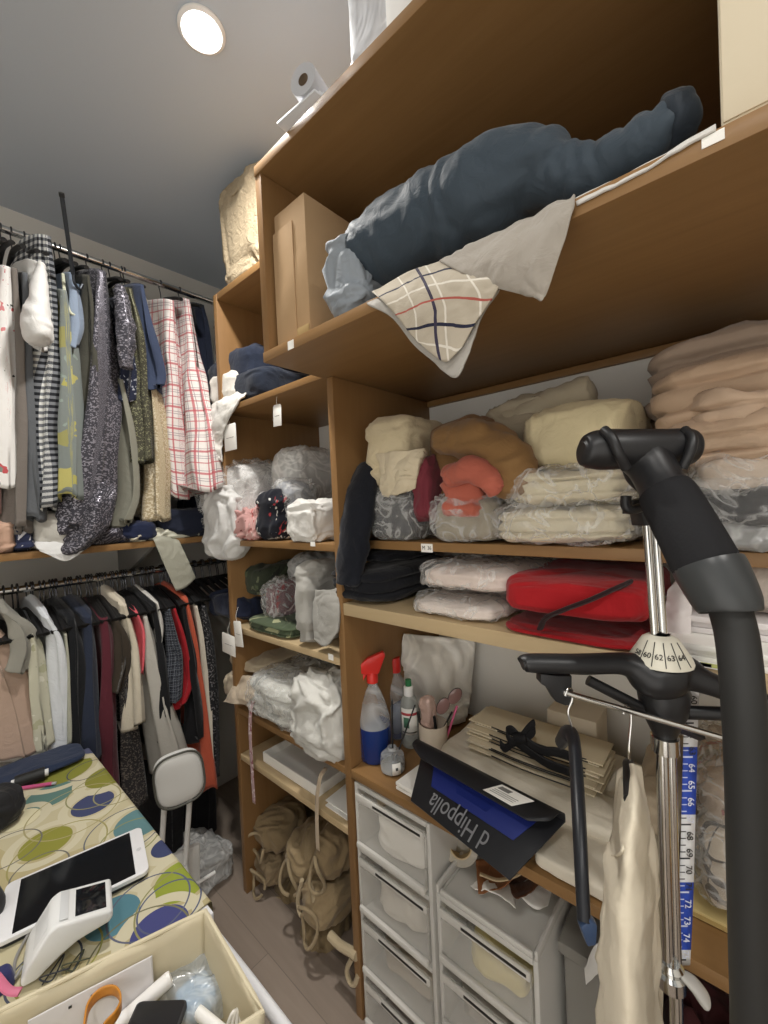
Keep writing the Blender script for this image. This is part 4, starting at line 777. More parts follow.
MB().lathe([(.001, 0), (.028, 0), (.034, .006), (.036, .026), (.033, .046), (.022, .056), (.013, .059), (.013, .068), (.010, .068), (.010, .058), (.001, .056)], g, 36).build('glass_jar', M_GLASS, s)
MB().lathe([(.001, .003), (.030, .004), (.032, .022), (.001, .022)], g, 32).build('oil', plain('6d6a60', .2), s)
av = math.atan2(-g[1], -g[0]); wl_ = wrap_label(g, .0365, .008, .040, av-.05, av+.62, M_LABEL, 'label', s, 8); wrap_label(g, .0373, .020, .028, av+.2, av+.38, M_INK, 'printed_mark', wl_, 4)
top = g+np.array([0, 0, .06])
for i, (x, y) in enumerate(((392, 700), (415, 705))):
    e = at(x, y, D=(AX[2] @ (g-EYE))+.01); MB().tube([g+np.array([0, 0, .01]), e], .0024, 8).build('reed', M_BLACK, s)
g = ground(434, 752); s = thing('mug', 'cream ceramic mug holding sunglasses and pens on the desk', 'mug', tuple(g)); M_CER = plain('d9cbb8', .25)
MB().lathe([(.001, 0), (.036, 0), (.041, .006), (.043, .05), (.043, .092), (.0405, .092), (.039, .012), (.001, .010)], g, 40).build('cup', M_CER, s)
md = AX[2] @ (g-EYE)
sg = thing('sunglasses', 'pink brown sunglasses standing folded in the cream mug', 'sunglasses', tuple(at(450, 715, D=md))); ML = NT('tinted_lens', .08, .6); ML.col('8a6a66'); ML = ML.m
for i, (x, y, a) in enumerate(((443, 706, .5), (455, 696, .6))):
    c = at(x, y, D=md-.01); mb = MB(); r_, u_ = AX[0], AX[1]
    pts = [c+(r_*math.cos(k)*.017+u_*math.sin(k)*.026) for k in np.linspace(0, 2*PI, 20, endpoint=False)]
    ca, sa = math.cos(-a), math.sin(-a); pts = [c+r_*((p-c) @ r_*ca-(p-c) @ u_*sa)+u_*((p-c) @ r_*sa+(p-c) @ u_*ca) for p in pts]
    mb.prism(pts, tuple(-AX[2]*.003), .0006); mb.build('lens', ML, sg)
    MB().tube(pts+[pts[0]], .0016, 8).build('rim', M_BLACK, sg)
MB().tube([at(452, 712, D=md-.012), at(440, 735, D=md)], .0028, 8).build('temple_arm', M_BLACK, sg)
def pen(label, a, b, r, m, tip, cat='pen', group=None, D=None):
    d = D or md; A, B = at(*a, D=d), at(*b, D=d); o = thing('pen', label, cat, tuple(A), group)
    MB().tube([A, A+(B-A)*.82], r, 12).build('barrel', m, o); MB().tube([A+(B-A)*.82, B], r*1.08, 12).build('cap', tip, o); return o
pen('black pen standing in the cream mug', (432, 745), (427, 716), .004, M_BLACK, M_BLACK, group='pens in the mug')
pen('second black pen leaning in the cream mug', (438, 745), (434, 716), .0042, M_BLACK, M_BLACK, group='pens in the mug', D=md-.012)
pen('short dark pen at the mug rim nearest the divider', (424, 742), (418, 712), .0045, plain('2b2627', .4), M_BLACK, group='pens in the mug')
pen('pink pen sticking out between the sunglasses', (446, 740), (457, 706), .0036, plain('d8698e', .4), plain('d8698e', .4), group='pens in the mug')
tag(lump('packet', at(428, 722, D=md)-np.array([.02, .02, .015]), at(428, 700, D=md)+np.array([.02, .02, .01]), film('pink_film', 'd9b9ac', .6, .2, 14), seed=301, amp=.008, style='bag', flat=False), 'crumpled pinkish clear packet stuffed in the mug', 'packet')
# white paper stack and black folder
a, b = ground(411, 772), ground(452, 785)
for i in range(3):
    z = zd+.0005+i*.008; j = .004*math.sin(i*2.1)
    tag(MB().hexa([(.812+j, .60, z), (.98, .60+j, z), (.98, .70, z), (.815+j, .715+j, z), (.812+j, .60, z+.0072), (.98, .60+j, z+.0072), (.98, .70, z+.0072), (.815+j, .715+j, z+.0072)], .0006).build('paper_stack', M_STICK), ['lowest block of white paper under the black folder', 'middle block of white paper under the black folder', 'uppermost block of white paper under the black folder'][i], 'paper', 'white paper blocks on the desk')
fo = thing('document_folder', 'black folder with blue lining jutting over the desk edge', 'folder', tuple(at(490, 810, Z=.775)))
MBL = plain('202125', .42, .4); zf = .775
A_, B_, C_, D_ = at(411, 801, Z=zf), at(510, 881, Z=zf-.008), at(566, 822, Z=zf+.06), at(424, 748, Z=zf+.065)
nrm = np.cross(B_-A_, D_-A_); nrm /= np.linalg.norm(nrm); nrm *= np.sign(nrm[2])
MB().prism([A_, B_, C_, D_], tuple(nrm*.004), .001).build('base_panel', MBL, fo)
bl4 = lambda s_, t_: A_*(1-s_)*(1-t_)+B_*s_*(1-t_)+C_*s_*t_+D_*(1-s_)*t_
MB().prism([bl4(.16, .42)+nrm*.0045, bl4(.86, .42)+nrm*.0045, bl4(.9, .9)+nrm*.0045, bl4(.12, .9)+nrm*.0045], tuple(nrm*.001), .0003).build('blue_lining', plain('1d2c78', .5), fo)
hz = lambda s_, h, t_: bl4(s_, t_)+nrm*h
ss = (-.02, .33, .66, 1.0)
flp = sheet('flap', [[hz(x, .004, 1.0) for x in ss], [hz(x, .024, 1.03) for x in ss], [hz(x, .040, .95) for x in ss], [hz(x, .046, .80) for x in ss], [hz(.08+.84*i/3, .047, .66) for i in range(4)]], MBL, fo, .002, 310, .0, nu=24, nv=24)
sq_ = [at(x, y, Z=zf+.0515) for x, y in ((497, 797), (519, 794), (540, 807), (519, 814))]; sq_ = [hz(a_, .049, b_) for a_, b_ in ((.60, .72), (.68, .93), (.88, .93), (.80, .72))]
lbs = MB().prism(sq_, (0, 0, .0008), .0001).build('white_label', M_STICK, flp)
e1_, e2_ = sq_[2]-sq_[1], sq_[0]-sq_[1]
MB().prism([sq_[1]+e1_*a_+e2_*b_+np.array([0, 0, .0009]) for a_, b_ in ((.1, .15), (.45, .15), (.45, .4), (.1, .4))], (0, 0, .0004), 0).build('printed_code', M_INKL, lbs)
for k in range(3): MB().prism([sq_[1]+e1_*a_+e2_*b_+np.array([0, 0, .0009]) for a_, b_ in ((.1, .52+.13*k), (.85, .52+.13*k), (.85, .55+.13*k), (.1, .55+.13*k))], (0, 0, .0004), 0).build('printed_line', M_INKL, lbs)
text('lettering', 'd Hippolla', .056, bl4(.46, .21)+nrm*.0046, A_-B_, -(D_-A_), plain('8f9094', .5), fo, sx=.72)
# white wrapped goods along the desk and the pile of flat gift bags
MPW = cloth('ddd5c4', .55, .35, 0)
lo = (.865, ground(640, 905)[1], zd+.001); c1 = at(446, 745, X=.95)
tag(lump('fabric_bundle', (.915, .12, zd+.001), (1.23, at(442, 745, X=.98)[1], .814), MPW, seed=320, amp=.012, freq=6, e=(.5, .35), nu=140), 'long cream wrapped fabric bundle lying along the desk', 'fabric bundle')
tag(lump('cloth', (.807, .125, zd+.001), (1.0, .345, .778), MPW, seed=321, amp=.006, freq=6, e=(.3, .2)), 'cream cloth spread from the bundle to the desk edge', 'cloth')
E1, E2 = at(468, 722, X=.98), at(606, 778, X=.98)
gb = np.array([0, -1, 0.]); zb_ = .832
pal = [paper(c, .6) for c in ('d8ccb2', 'cfc2a6', 'dfd5be')]
yl, yr = at(468, 715, X=.985)[1], at(600, 778, X=.985)[1]
for i in range(11):
    z = zb_+i*.0058; j, k = .010*math.sin(i*1.7), .008*math.cos(i*2.3); rz = .004*i
    mb = MB().hexa([(.965+j+rz, yr+k, z), (1.10, yr+k, z), (1.10, yl+j, z), (.965+j+rz, yl-k, z), (.965+j+rz, yr+k, z+.0035), (1.10, yr+k, z+.0035), (1.10, yl+j, z+.0035), (.965+j+rz, yl-k, z+.0035)], .0008)
    o = thing('gift_bag', 'flat cream paper gift bag with black ribbon stacked on the desk bundle', 'paper bag', (1.0, (yl+yr)/2, z), 'flat gift bags in a pile'); mb.build('bag', pal[i % 3], o)
    MB().tube([(.962+j+rz, yl-.07-k, z+.0046), (.957+j+rz, (yl+yr)/2, z+.0042), (.964+j+rz, yr+.03, z+.0046)], .0015, 6, sub=4).build('ribbon_handle', M_BLACK, o)
bw = thing('ribbon_bow', 'black satin bow on the front of the gift bag pile', 'ribbon', tuple(at(522, 735, X=.89)))
MRB = cloth('19191b', .5, .3, 0)
for i, pts in enumerate(([(520, 738), (512, 730), (506, 732), (512, 742), (520, 740)], [(520, 738), (528, 728), (534, 724), (534, 732), (522, 740)], [(518, 738), (506, 748), (500, 744)], [(522, 738), (540, 750), (556, 752), (575, 758)], [(516, 742), (545, 762), (570, 772)])):
    V = [at(x, y, X=.948-.004*(i % 2)) for x, y in pts]; sheet('loop' if i < 2 else 'tail', [[p+np.array([0, 0, .011]), p-np.array([0, 0, .011])] for p in V], MRB, bw, .002, i, .001, nu=5, nv=20)
sausage('knot', [at(516, 737, X=.946), at(526, 738, X=.946)], [.011, .011], MRB, bw, 3, .002)
tag(MB().box((1.115, at(600, 745, X=1.14)[1], .822), (1.22, at(545, 722, X=1.1)[1], .925), .004).build('carton', paper('cfc3ae')), 'cream paper carton behind the gift bags against the wall', 'carton')
gbm = film('garment_bag_film', 'efece4', .78, .3, 5)
tag(sheet('garment_bag', [[at(404, 634, X=1.05), at(430, 636, X=1.15), at(475, 640, X=1.24)], [at(400, 665, X=1.05), at(432, 668, X=1.12), at(474, 668, X=1.23)], [at(398, 690, X=1.06), at(430, 700, X=1.10), at(470, 700, X=1.22)], [at(408, 712, X=1.08), at(432, 725, X=1.10), at(466, 722, X=1.20)]], gbm, None, .004, 330, .02, 7), 'milky translucent garment bag hanging behind the mug', 'garment bag')
# striped goods in a bag, yellow board
yA, yB = at(700, 850, X=.9)[1], -.30
yb_o = thing('board', 'pale yellow board lying under the striped bagged cloth', 'board', (1.0, 0, zd))
fx = at(697, 912, Z=zd+.012); P((fx[0], yB, zd), (1.2, fx[1]+.015, zd+.014), 'panel', plain('d2bd84', .5), yb_o, .002); P((fx[0]-.001, yB, zd+.004), (fx[0]-.0002, fx[1]+.014, zd+.010), 'edge_strip', plain('b89f66', .5), yb_o, 0)
MST = fab('striped_cloth'); _, u_, v_ = MST.uv(); cc = MST.mix(MST.band(v_, .034, .0, .3), 'b3a796', '4a443f'); cc = MST.mix(MST.band(u_, .09, .0, .06), cc, '4a443f'); MST.col(cc); MST = MST.m
bagged('plastic_bag', 'clear bag of striped cloth on the yellow board by the pole', 690, 800, 800, .87, 1.16, zd+.016, MST, 'bagged striped cloths', 340, py=850, clabel='grey striped cloth inside the bag on the yellow board', layers=3, amp=.014)
bagged('plastic_bag', 'clear bag of floral cloth lying on the striped cloth bag', 690, 800, 745, .92, 1.18, zd+.125, floral('a89684', ['9a5f5c', '86806a', 'c4b6a4'], 30, .4, 'muted_floral', '6f6355'), 'bagged striped cloths', 343, py=790, clabel='muted floral cloth in the upper bag by the tape', layers=2, amp=.016)
goods('folded_garment', 'folded garment', 'cream folded cloth on the desk behind the steamer pole', cloth('b3a48e'), 640, 690, 758, .90, 1.2, zd+.09, None, py=790, seed=345, layers=2)
# ================================================================== under the desk: plastic drawer towers
M_PLS = NT('frosted_plastic', .35, .5); M_PLS.col('e6e4de'); M_PLS.b.inputs['Alpha'].default_value = .72; M_PLS.bump(M_PLS.noise(60), .05, .001); M_PLS = M_PLS.m
M_PLF = NT('frosted_drawer', .4, .5); M_PLF.col('f0eee8'); M_PLF.b.inputs['Alpha'].default_value = .2; M_PLF.bump(M_PLF.noise(20), .1, .002); M_PLF = M_PLF.m
M_SLOT = plain('2a2826', .6)
def tower(label, ya, yb, zt, tops, rim=0):
    x0, x1 = .805, 1.17; r = thing('drawer_tower', label, 'drawer unit', (.98, (ya+yb)/2, 0), 'plastic drawer towers under the desk')
    w = .012
    P((x0, ya, .0), (x1, ya+w, zt), 'side_panel', M_PLS, r, .003); P((x0, yb-w, 0), (x1, yb, zt), 'side_panel', M_PLS, r, .003)
    P((x0, ya+w, zt-.014), (x1, yb-w, zt), 'top_panel', M_PLS, r, .002); P((x1-.006, ya+w, 0), (x1, yb-w, zt-.014), 'back_panel', M_PLS, r, .001)
    for i, t_ in enumerate(tops):
        b_ = (tops[i+1]+.012) if i+1 < len(tops) else .02; t1 = t_-.022
        if i: P((x0, ya+w, t_-.014), (x1-.01, yb-w, t_-.002), 'rail', M_PLS, r, .002)
        d = P((x0-.006, ya+w+.002, b_), (x0-.002, yb-w-.002, t1), 'drawer', M_PLF, r, .001)
        P((x0-.016, ya+w+.002, b_-.002), (x0-.006, yb-w-.002, b_+.014), 'ledge', M_PLS, d, .003)
        P((x0-.012, ya+w+.002, t1-.020), (x0-.006, yb-w-.002, t1), 'lip', M_PLS, d, .003)
        P((x0-.0135, ya+w+.01, t1-.012), (x0-.0121, (ya+yb)/2+.05, t1-.006), 'grip_slot', M_SLOT, d, 0)
        for yy in (ya+w+.002, yb-w-.008): P((x0-.002, yy, b_), (x1-.02, yy+.006, t1-.02), 'drawer_side', M_PLF, d, .001)
        P((x0-.002, ya+w+.008, b_), (x1-.02, yb-w-.008, b_+.004), 'drawer_bottom', M_PLF, d, 0)
    if rim:
        for q in (((x0, ya+w, zt), (x0+.008, yb-w, zt+rim*.6)), ((x0, ya, zt), (x1, ya+.008, zt+rim)), ((x0, yb-.008, zt), (x1, yb, zt+rim)), ((x1-.008, ya, zt), (x1, yb, zt+rim))): P(q[0], q[1], 'tray_rim', M_PLS, r, .003)
    return r
tower('taller frosted drawer tower standing beside the divider', .602, .866, .708, (.708, .522, .338, .160))
tower('lower frosted drawer tower with scraps in its top tray', .340, .592, .545, (.545, .385, .225, .09), .022)
def inside(label, lo, hi, m, seed, cat='cloth'): tag(lump('cloth_bundle', lo, hi, m, seed=seed, amp=.014), label, cat, 'cloths kept in the plastic drawers')
inside('white cloth in the top drawer of the taller tower', (.815, .63, .542), (.95, .80, .65), cloth('ece9e2'), 350)
inside('beige cloth in the top drawer beside the white one', (.85, .74, .542), (1.0, .84, .655), cloth('b3a690'), 351)
inside('pale cloth in the second drawer of the taller tower', (.815, .65, .358), (.98, .82, .46), cloth('d8d2c6'), 352)
inside('dull beige cloth in the third drawer of the taller tower', (.83, .63, .182), (1.0, .82, .27), cloth('a89d8c'), 353)
inside('yellowish card packet in the top drawer of the lower tower', (.815, .37, .405), (.98, .52, .475), plain('d8c98e', .6), 354)
inside('grey cloth in the second drawer of the lower tower', (.83, .37, .245), (1.0, .56, .32), cloth('9a948a'), 355)
# scraps on the lower tower
zt_ = .547
c = at(462, 868, X=.92); c[2] = zt_+.045
r = thing('tape_roll', 'roll of clear tape leaning in the top tray of the lower tower', 'tape roll', tuple(c)); axr = np.array([-.75, -.35, .35])
MB().lathe([(.030, -.014), (.046, -.014), (.046, .014), (.030, .014), (.030, -.014)], c, 40, axis=axr).build('tape', film('tape_film', 'b8ad98', .7, .15, 3), r)
MB().lathe([(.026, -.015), (.030, -.015), (.030, .015), (.026, .015), (.026, -.015)], c, 40, axis=axr).build('core', paper('c9b38a'), r)
def scrap(label, pts, m, z, seed, hgt=.02):
    V = [at(x, y, Z=z) for x, y in pts]; n = len(V)//2
    tag(sheet('leather_scrap' if 'leather' in label else 'paper_scrap', [[p+np.array([0, 0, hgt*math.sin(i*1.9+seed)]) for i, p in enumerate(V[:n])], [p+np.array([0, 0, hgt*math.cos(i*1.3+seed)]) for i, p in enumerate(V[:n-1:-1])]], m, None, .002, seed, .006, 20, nu=20, nv=14), label, 'scrap', 'scraps in the top tray')
ML1, ML2 = cloth('8a5a36', .6), cloth('5e3b26', .6)
scrap('tan leather scrap beside the tape roll in the tray', [(476, 862), (500, 852), (522, 858), (520, 876), (500, 884), (478, 886)], ML1, zt_+.05, 361)
scrap('dark brown leather scrap in the middle of the tray', [(504, 872), (530, 866), (548, 872), (545, 890), (520, 902), (508, 884)], ML2, zt_+.035, 362)
scrap('tan leather scrap at the far end of the tray', [(528, 846), (548, 852), (566, 866), (560, 878), (540, 872), (524, 860)], ML1, zt_+.06, 363)
scrap('white paper scrap with torn corner in the tray', [(470, 884), (494, 880), (512, 886), (516, 906), (496, 898), (476, 892)], M_STICK, zt_+.026, 364, .008)
scrap('second white paper scrap nearer the tray corner', [(522, 884), (538, 880), (552, 888), (548, 902), (536, 908), (520, 900)], M_STICK, zt_+.026, 365, .008)
tag(MB().tube([at(x, y, Z=zt_+.06) for x, y in ((480, 874), (500, 880), (522, 872), (532, 858), (530, 846))], .005, 8, flat=.5, sub=6).build('ribbon', cloth('cdb894')), 'cream ribbon looped over the leather scraps', 'ribbon')
# dark bags and clothes under the desk
gy = thing('plastic_box', 'grey plastic storage box behind the lower drawer tower', 'storage box', (1.02, .24, 0)); MGY = NT('grey_plastic', .4, .4); MGY.col('8c8982'); MGY.b.inputs['Alpha'].default_value = .8; MGY = MGY.m
P((.90, .17, .0), (1.2, .325, .50), 'body', MGY, gy, .012); P((.89, .16, .501), (1.21, .332, .53), 'lid', MGY, gy, .006)
tag(sheet('paper', [[at(584, 968, X=.86), at(596, 944, X=.88), at(612, 948, X=.88)], [at(586, 985, X=.86), at(600, 972, X=.87), at(614, 976, X=.87)]], paper('c9c7c2'), None, .002, 370, .003), 'white sheet leaning on the dark bundle under the desk', 'paper')
tag(lump('cloth_bundle', (.84, .0, .001), (1.15, .16, .42), cloth('5e3436'), seed=371, amp=.03), 'dull red cloth bundle on the floor under the desk', 'cloth bundle')
tag(lump('cloth_bundle', (.82, -.42, .001), (1.2, -.01, .60), cloth('1a2033'), seed=372, amp=.03), 'dark navy cloth bundle on the floor behind the steamer pole', 'cloth bundle')
tag(lump('cloth_bundle', (.76, .02, .001), (.95, .20, .30), cloth('17181c'), seed=373, amp=.02), 'black cloth bundle at the foot of the drawer towers', 'cloth bundle')
# ================================================================== garment steamer
MBP = plain('1d1d1f', .42, .45); MFOAM = NT('foam_grip', .9, .2); MFOAM.col('232325'); MFOAM.bump(MFOAM.noise(300), .3, .001); MFOAM = MFOAM.m
fx, fy = AX[0], AX[2]  # across and away, as the steamer stands
st = thing('garment_steamer', 'black upright garment steamer with chrome pole and thick hose', 'garment steamer', (.705, .10, 0))
DP = .60
def T(x, y, D=DP): return at(x, y, D=D)
# base on the floor
mb = MB(); mb.lathe([(.001, .012), (.15, .012), (.165, .03), (.165, .10), (.14, .15), (.06, .17), (.001, .17)], (.69, .09, 0), 40); mb.build('water_base', MBP, st)
for a in range(4): MB().lathe([(.001, -.012), (.02, -.012), (.02, .012), (.001, .012)], (.69+.12*math.cos(a*PI/2+.7), .09+.12*math.sin(a*PI/2+.7), .0205), 20, axis=(math.sin(a*PI/2+.7), -math.cos(a*PI/2+.7), 0)).build('wheel', MBP, st)
pt, pm, pb_ = T(651, 522), T(661, 664), T(673, 1015)
foot = np.array([.69, .09, .165])
dx = fx*.0062
MB().tube([pt-dx, pm-dx], .0058, 16).tube([pt+dx, pm+dx], .0058, 16).build('upper_pole', M_CHROME, st)
pj, pk_ = T(666, 742), T(672, 972)
MB().tube([pj-fx*.006, pk_-fx*.006], .0085, 18).tube([pj+fx*.007, pk_+fx*.007], .0065, 18).build('middle_pole', M_CHROME, st)
MB().tube([T(676, 985), foot+np.array([.02, .01, 0])], .0085, 18).build('lower_pole', M_CHROME, st)
MB().lathe([(.013, -.012), (.018, -.01), (.018, .012), (.013, .014)], T(665, 744), 24).build('upper_clamp', M_CHROME, st)
MB().lathe([(.014, -.02), (.0195, -.017), (.0195, .0), (.015, .004), (.0175, .012), (.013, .018)], T(670, 972), 24).build('lower_clamp', M_CHROME, st)
kn = thing('', '', '', (0, 0, 0)) if False else None
sausage('clamp_knob', [T(682, 975, .59), T(694, 985, .585), T(704, 998, .58)], [.008, .014, .016], plain('b5b3ae', .25), st, 1, .0, n=20, flat=.5)
# measuring tape strip down the pole
def tape_mat():
    t = NT('measuring_tape', .45, .4); _, u, v = t.uv(); blk = t.band(v, .20, 0, .5, .92)
    tick = t.math('MULTIPLY', t.band(v, .010, 0, .16), t.math('LESS_THAN', u, -.003)); t5 = t.math('MULTIPLY', t.band(v, .05, 0, .05), t.math('LESS_THAN', u, .004)); tk = t.math('MAXIMUM', tick, t5)
    base = t.mix(blk, 'e3e4e6', '2c4bb0'); ink = t.mix(blk, '333338', 'c9d0ea'); t.col(t.mix(tk, base, ink)); return t.m
tp = [(692, 690), (690, 755), (688, 830), (686, 900), (683, 965)]
L = [[T(x-7, y, .61), T(x+7, y, .61)] for x, y in tp]
ts = thing('measuring_tape', 'blue and white measuring tape hanging beside the chrome pole', 'measuring tape', tuple(T(683, 965, .61)))
sheet('strip', L, tape_mat(), ts, .0008, 1, 0, nu=3, nv=40)
k = 0
for i in range(16):
    y = 700+i*17; x = np.interp(y, [p[1] for p in tp], [p[0] for p in tp]); s_ = ((y-690) // 68) % 2
    text('numeral', str(60+i), .013, T(x+2, y, .607), -AX[1], AX[0], M_INK if not (755 < y < 830 or 900 < y < 965) else plain('dfe3f2', .5), ts)
# numbered collar
cc_ = T(661, 668); ax = np.array([0, 0, 1.])
col_ = MB().lathe([(.013, .026), (.023, .020), (.041, -.010), (.041, -.014), (.013, .018), (.013, .026)], cc_+np.array([.0, 0, .024]), 40).build('numbered_collar', paper('e6e2d2', .5), st)
th0 = math.atan2(-cc_[1], -cc_[0])
for i, b in enumerate(('58', '60', '62', '63', '64')):
    a = th0+(-.9+.42*i); dr = np.array([math.cos(a), math.sin(a), 0]); tn = np.array([-math.sin(a), math.cos(a), 0]); up_ = -dr*.5+np.array([0, 0, .86])
    text('numeral', b, .0105, cc_+dr*.0345+np.array([0, 0, .0265]), tn, up_, M_INK, col_, sx=1.0)
    a2 = a+.21; dr = np.array([math.cos(a2), math.sin(a2), 0]); MB().tube([cc_+dr*.0235+np.array([0, 0, .0440]), cc_+dr*.0412+np.array([0, 0, .0145])], .0006, 6).build('tick_mark', M_INK, col_)
# hanger board: hub with two arms and struts
hub = MB()
def armtube(p, r, flat): V, Fs = tube(p, r, 20, flat, (0, 0, 1), 8); return V, Fs
V, Fs = armtube([T(522, 664, .61), T(530, 663, .61), T(580, 664, .605), T(625, 664, .60), T(652, 676, .595), T(680, 672, .59), T(706, 682, .575), T(745, 697, .56), T(800, 716, .53)], [.010, .0155, .017, .019, .036, .032, .019, .0165, .016], .85); hub.add(V, Fs)
hub.build('hanger_arms', MBP, st)
MB().tube([T(588, 680, .61), T(650, 712, .60)], .006, 12, flat=1.3).build('strut', MBP, st); MB().tube([T(672, 712, .595), T(735, 714, .57)], .008, 12, flat=1.2).build('strut', MBP, st)
MB().lathe([(.001, -.068), (.014, -.068), (.022, -.05), (.030, -.03), (.034, .0), (.026, .02)], T(663, 690), 28).build('hub_block', MBP, st)
MB().tube([T(672, 724, .59), T(702, 736, .585)], .008, 4, flat=1.0).build('latch', MBP, st)
# clip under the arm end
def slab(pts, D, th, name, m, par): MB().prism([T(x, y, D) for x, y in pts], tuple(AX[2]*th), .0012).build(name, m, par)
slab([(541, 674), (558, 676), (572, 676), (572, 700), (574, 704), (566, 706), (556, 702), (548, 688), (541, 684)], .60, .02, 'trouser_clip', MBP, st)
MB().tube([T(563, 692, .60), T(800, 760, .545)], .0042, 14).build('chrome_bar', M_CHROME, st)
# cradle on the pole top
slab([(634, 500), (662, 496), (664, 524), (644, 526), (642, 514), (634, 514)], .59, .03, 'cradle', MBP, st)
MB().tube([T(642, 507, .585), T(632, 510, .58), T(626, 506, .58), T(626, 496, .58)], .007, 12, sub=4).build('cradle_hook', MBP, st)
MB().tube([T(655, 500, .58), T(640, 486, .57), T(632, 478, .565), T(628, 468, .56)], .008, 12, sub=4).build('cradle_hook', MBP, st)
# steam head, handle and hose
hd = thing('steam_head', 'black steamer head with foam handle and thick ribbed hose resting in the cradle', 'steam head', tuple(T(660, 470, .54)))
mb = MB(); V, Fs = tube([T(581, 452, .545), T(586, 452, .545), T(600, 450, .545), T(630, 449, .54), T(665, 448, .54), T(688, 447, .54), T(696, 447, .54)], [.014, .022, .028, .027, .026, .025, .014], 28, .95, (0, 0, 1), 6); mb.add(V, Fs); mb.build('nozzle', MBP, hd)
mb = MB(); V, Fs = tube([T(640, 452, .545), T(650, 465, .535), T(660, 482, .52), T(668, 498, .505)], [.032, .028, .027, .0285], 24, 1.0, (0, 0, 1), 6); mb.add(V, Fs); mb.build('neck', MBP, hd)
for i, (x0, x1) in enumerate(((608, 632), (692, 678))):
    MB().tube([T(x0-4 if i == 0 else x0-8, 430, .525), T(x0+4 if i == 0 else x0, 438, .512), T(x0+10 if i == 0 else x0-2, 452, .508), T((x0+x1)/2+6 if i == 0 else x0-10, 468, .515)], .0062, 12, sub=5).build('nozzle_clip', MBP, hd)
MB().tube([T(663, 488, .515), T(668, 496, .508), T(690, 536, .475), T(706, 566, .458), T(710, 572, .455)], [.026, .0315, .0325, .0325, .029], 28, sub=4).build('foam_handle', MFOAM, hd)
MB().tube([T(706, 562, .459), T(709, 568, .456), T(724, 596, .44), T(730, 608, .434), T(731, 611, .433)], [.031, .0345, .0315, .0285, .025], 28, sub=4).build('hose_collar', plain('3a3c3d', .35), hd)
hp = [T(729, 606, .436), T(737, 640, .425), T(743, 700, .41), T(747, 780, .41), T(749, 880, .415), T(752, 1000, .42)]
e = hp[-1]; hp += [e+np.array([.01, 0, -.14]), e+np.array([.06, -.02, -.32]), np.array([.72, -.02, .14])]
MB().tube(hp, [.019, .0185, .018, .018, .018, .018, .018, .018, .018], 24, sub=12).build('hose', NT('x').m if False else plain('262625', .6), hd)
# clip hanger and white garment hanging from the chrome bar
ch = thing('trouser_hanger', 'slim black trouser hanger with blue clip hanging from the steamer bar', 'clothes hanger', tuple(T(568, 700, .6)))
MB().tube([T(565, 696, .595), T(568, 688, .598), T(572, 690, .604), T(572, 700, .60), T(568, 712, .598), T(572, 728, .598), T(572, 738, .598)], .0018, 10, sub=5).build('hook', M_CHROME, ch)
V, Fs = tube([T(561, 742, .66), T(568, 734, .61), T(574, 742, .58), T(578, 800, .50), T(581, 860, .45), T(584, 922, .42)], [.009, .0105, .0085, .008, .0072, .0065], 14, 1.2, (0, 0, 1), 6); MB().add(V, Fs).build('bar', plain('191b20', .4), ch)
MB().prism([at(581, 928, D=.415), at(590, 920, D=.415), at(598, 926, D=.415), at(597, 946, D=.415), at(588, 948, D=.415)], tuple(AX[2]*.012), .002).build('clip', plain('2c3f5c', .4), ch)
wg = thing('white_garment', 'ivory satin garment hanging on the steamer bar', 'garment', tuple(T(630, 1000, .55)))
MIV = cloth('dcd2bd', .45, .3, 0)
def lw(x, y, D): return at(x, y, D=D)
sheet('near_panel', [[lw(620, 772, .60), lw(628, 765, .58), lw(634, 764, .57), lw(640, 768, .60)], [lw(615, 815, .57), lw(630, 805, .51), lw(642, 800, .52), lw(648, 808, .58)], [lw(606, 870, .56), lw(626, 858, .49), lw(645, 850, .51), lw(656, 862, .58)], [lw(600, 940, .56), lw(620, 930, .48), lw(645, 930, .50), lw(660, 945, .58)], [lw(598, 1040, .57), lw(625, 1040, .48), lw(645, 1045, .50), lw(660, 1040, .58)], [lw(600, 1150, .60), lw(625, 1160, .52), lw(645, 1170, .54), lw(660, 1150, .62)]], MIV, wg, .004, 401, .008, 10)
sheet('far_panel', [[lw(620, 772, .62), lw(630, 770, .63), lw(640, 772, .62)], [lw(616, 830, .64), lw(634, 830, .66), lw(652, 830, .64)], [lw(608, 930, .64), lw(636, 930, .67), lw(662, 930, .64)], [lw(604, 1040, .66), lw(636, 1040, .68), lw(662, 1040, .65)]], MIV, wg, .004, 402, .006, 10)
sheet('collar_fold', [[lw(622, 778, .565), lw(630, 800, .53), lw(640, 806, .525)], [lw(613, 830, .555), lw(626, 838, .50), lw(641, 826, .515)], [lw(612, 858, .55), lw(622, 852, .495), lw(642, 836, .512)]], MIV, wg, .005, 403, .003, 10)
wh = thing('clothes_hanger', 'black hanger with chrome hook inside the ivory garment', 'clothes hanger', tuple(T(628, 760, .58)))
MB().tube([T(623, 714, .585), T(626, 706, .588), T(630, 708, .594), T(631, 722, .59), T(629, 745, .585), T(629, 768, .585)], .0018, 10, sub=5).build('hook', M_CHROME, wh)
MB().tube([T(634, 775, .66), T(629, 764, .60), T(629, 772, .57), T(630, 800, .525)], .0075, 12, sub=5).build('shoulder_bar', M_BLACK, wh)
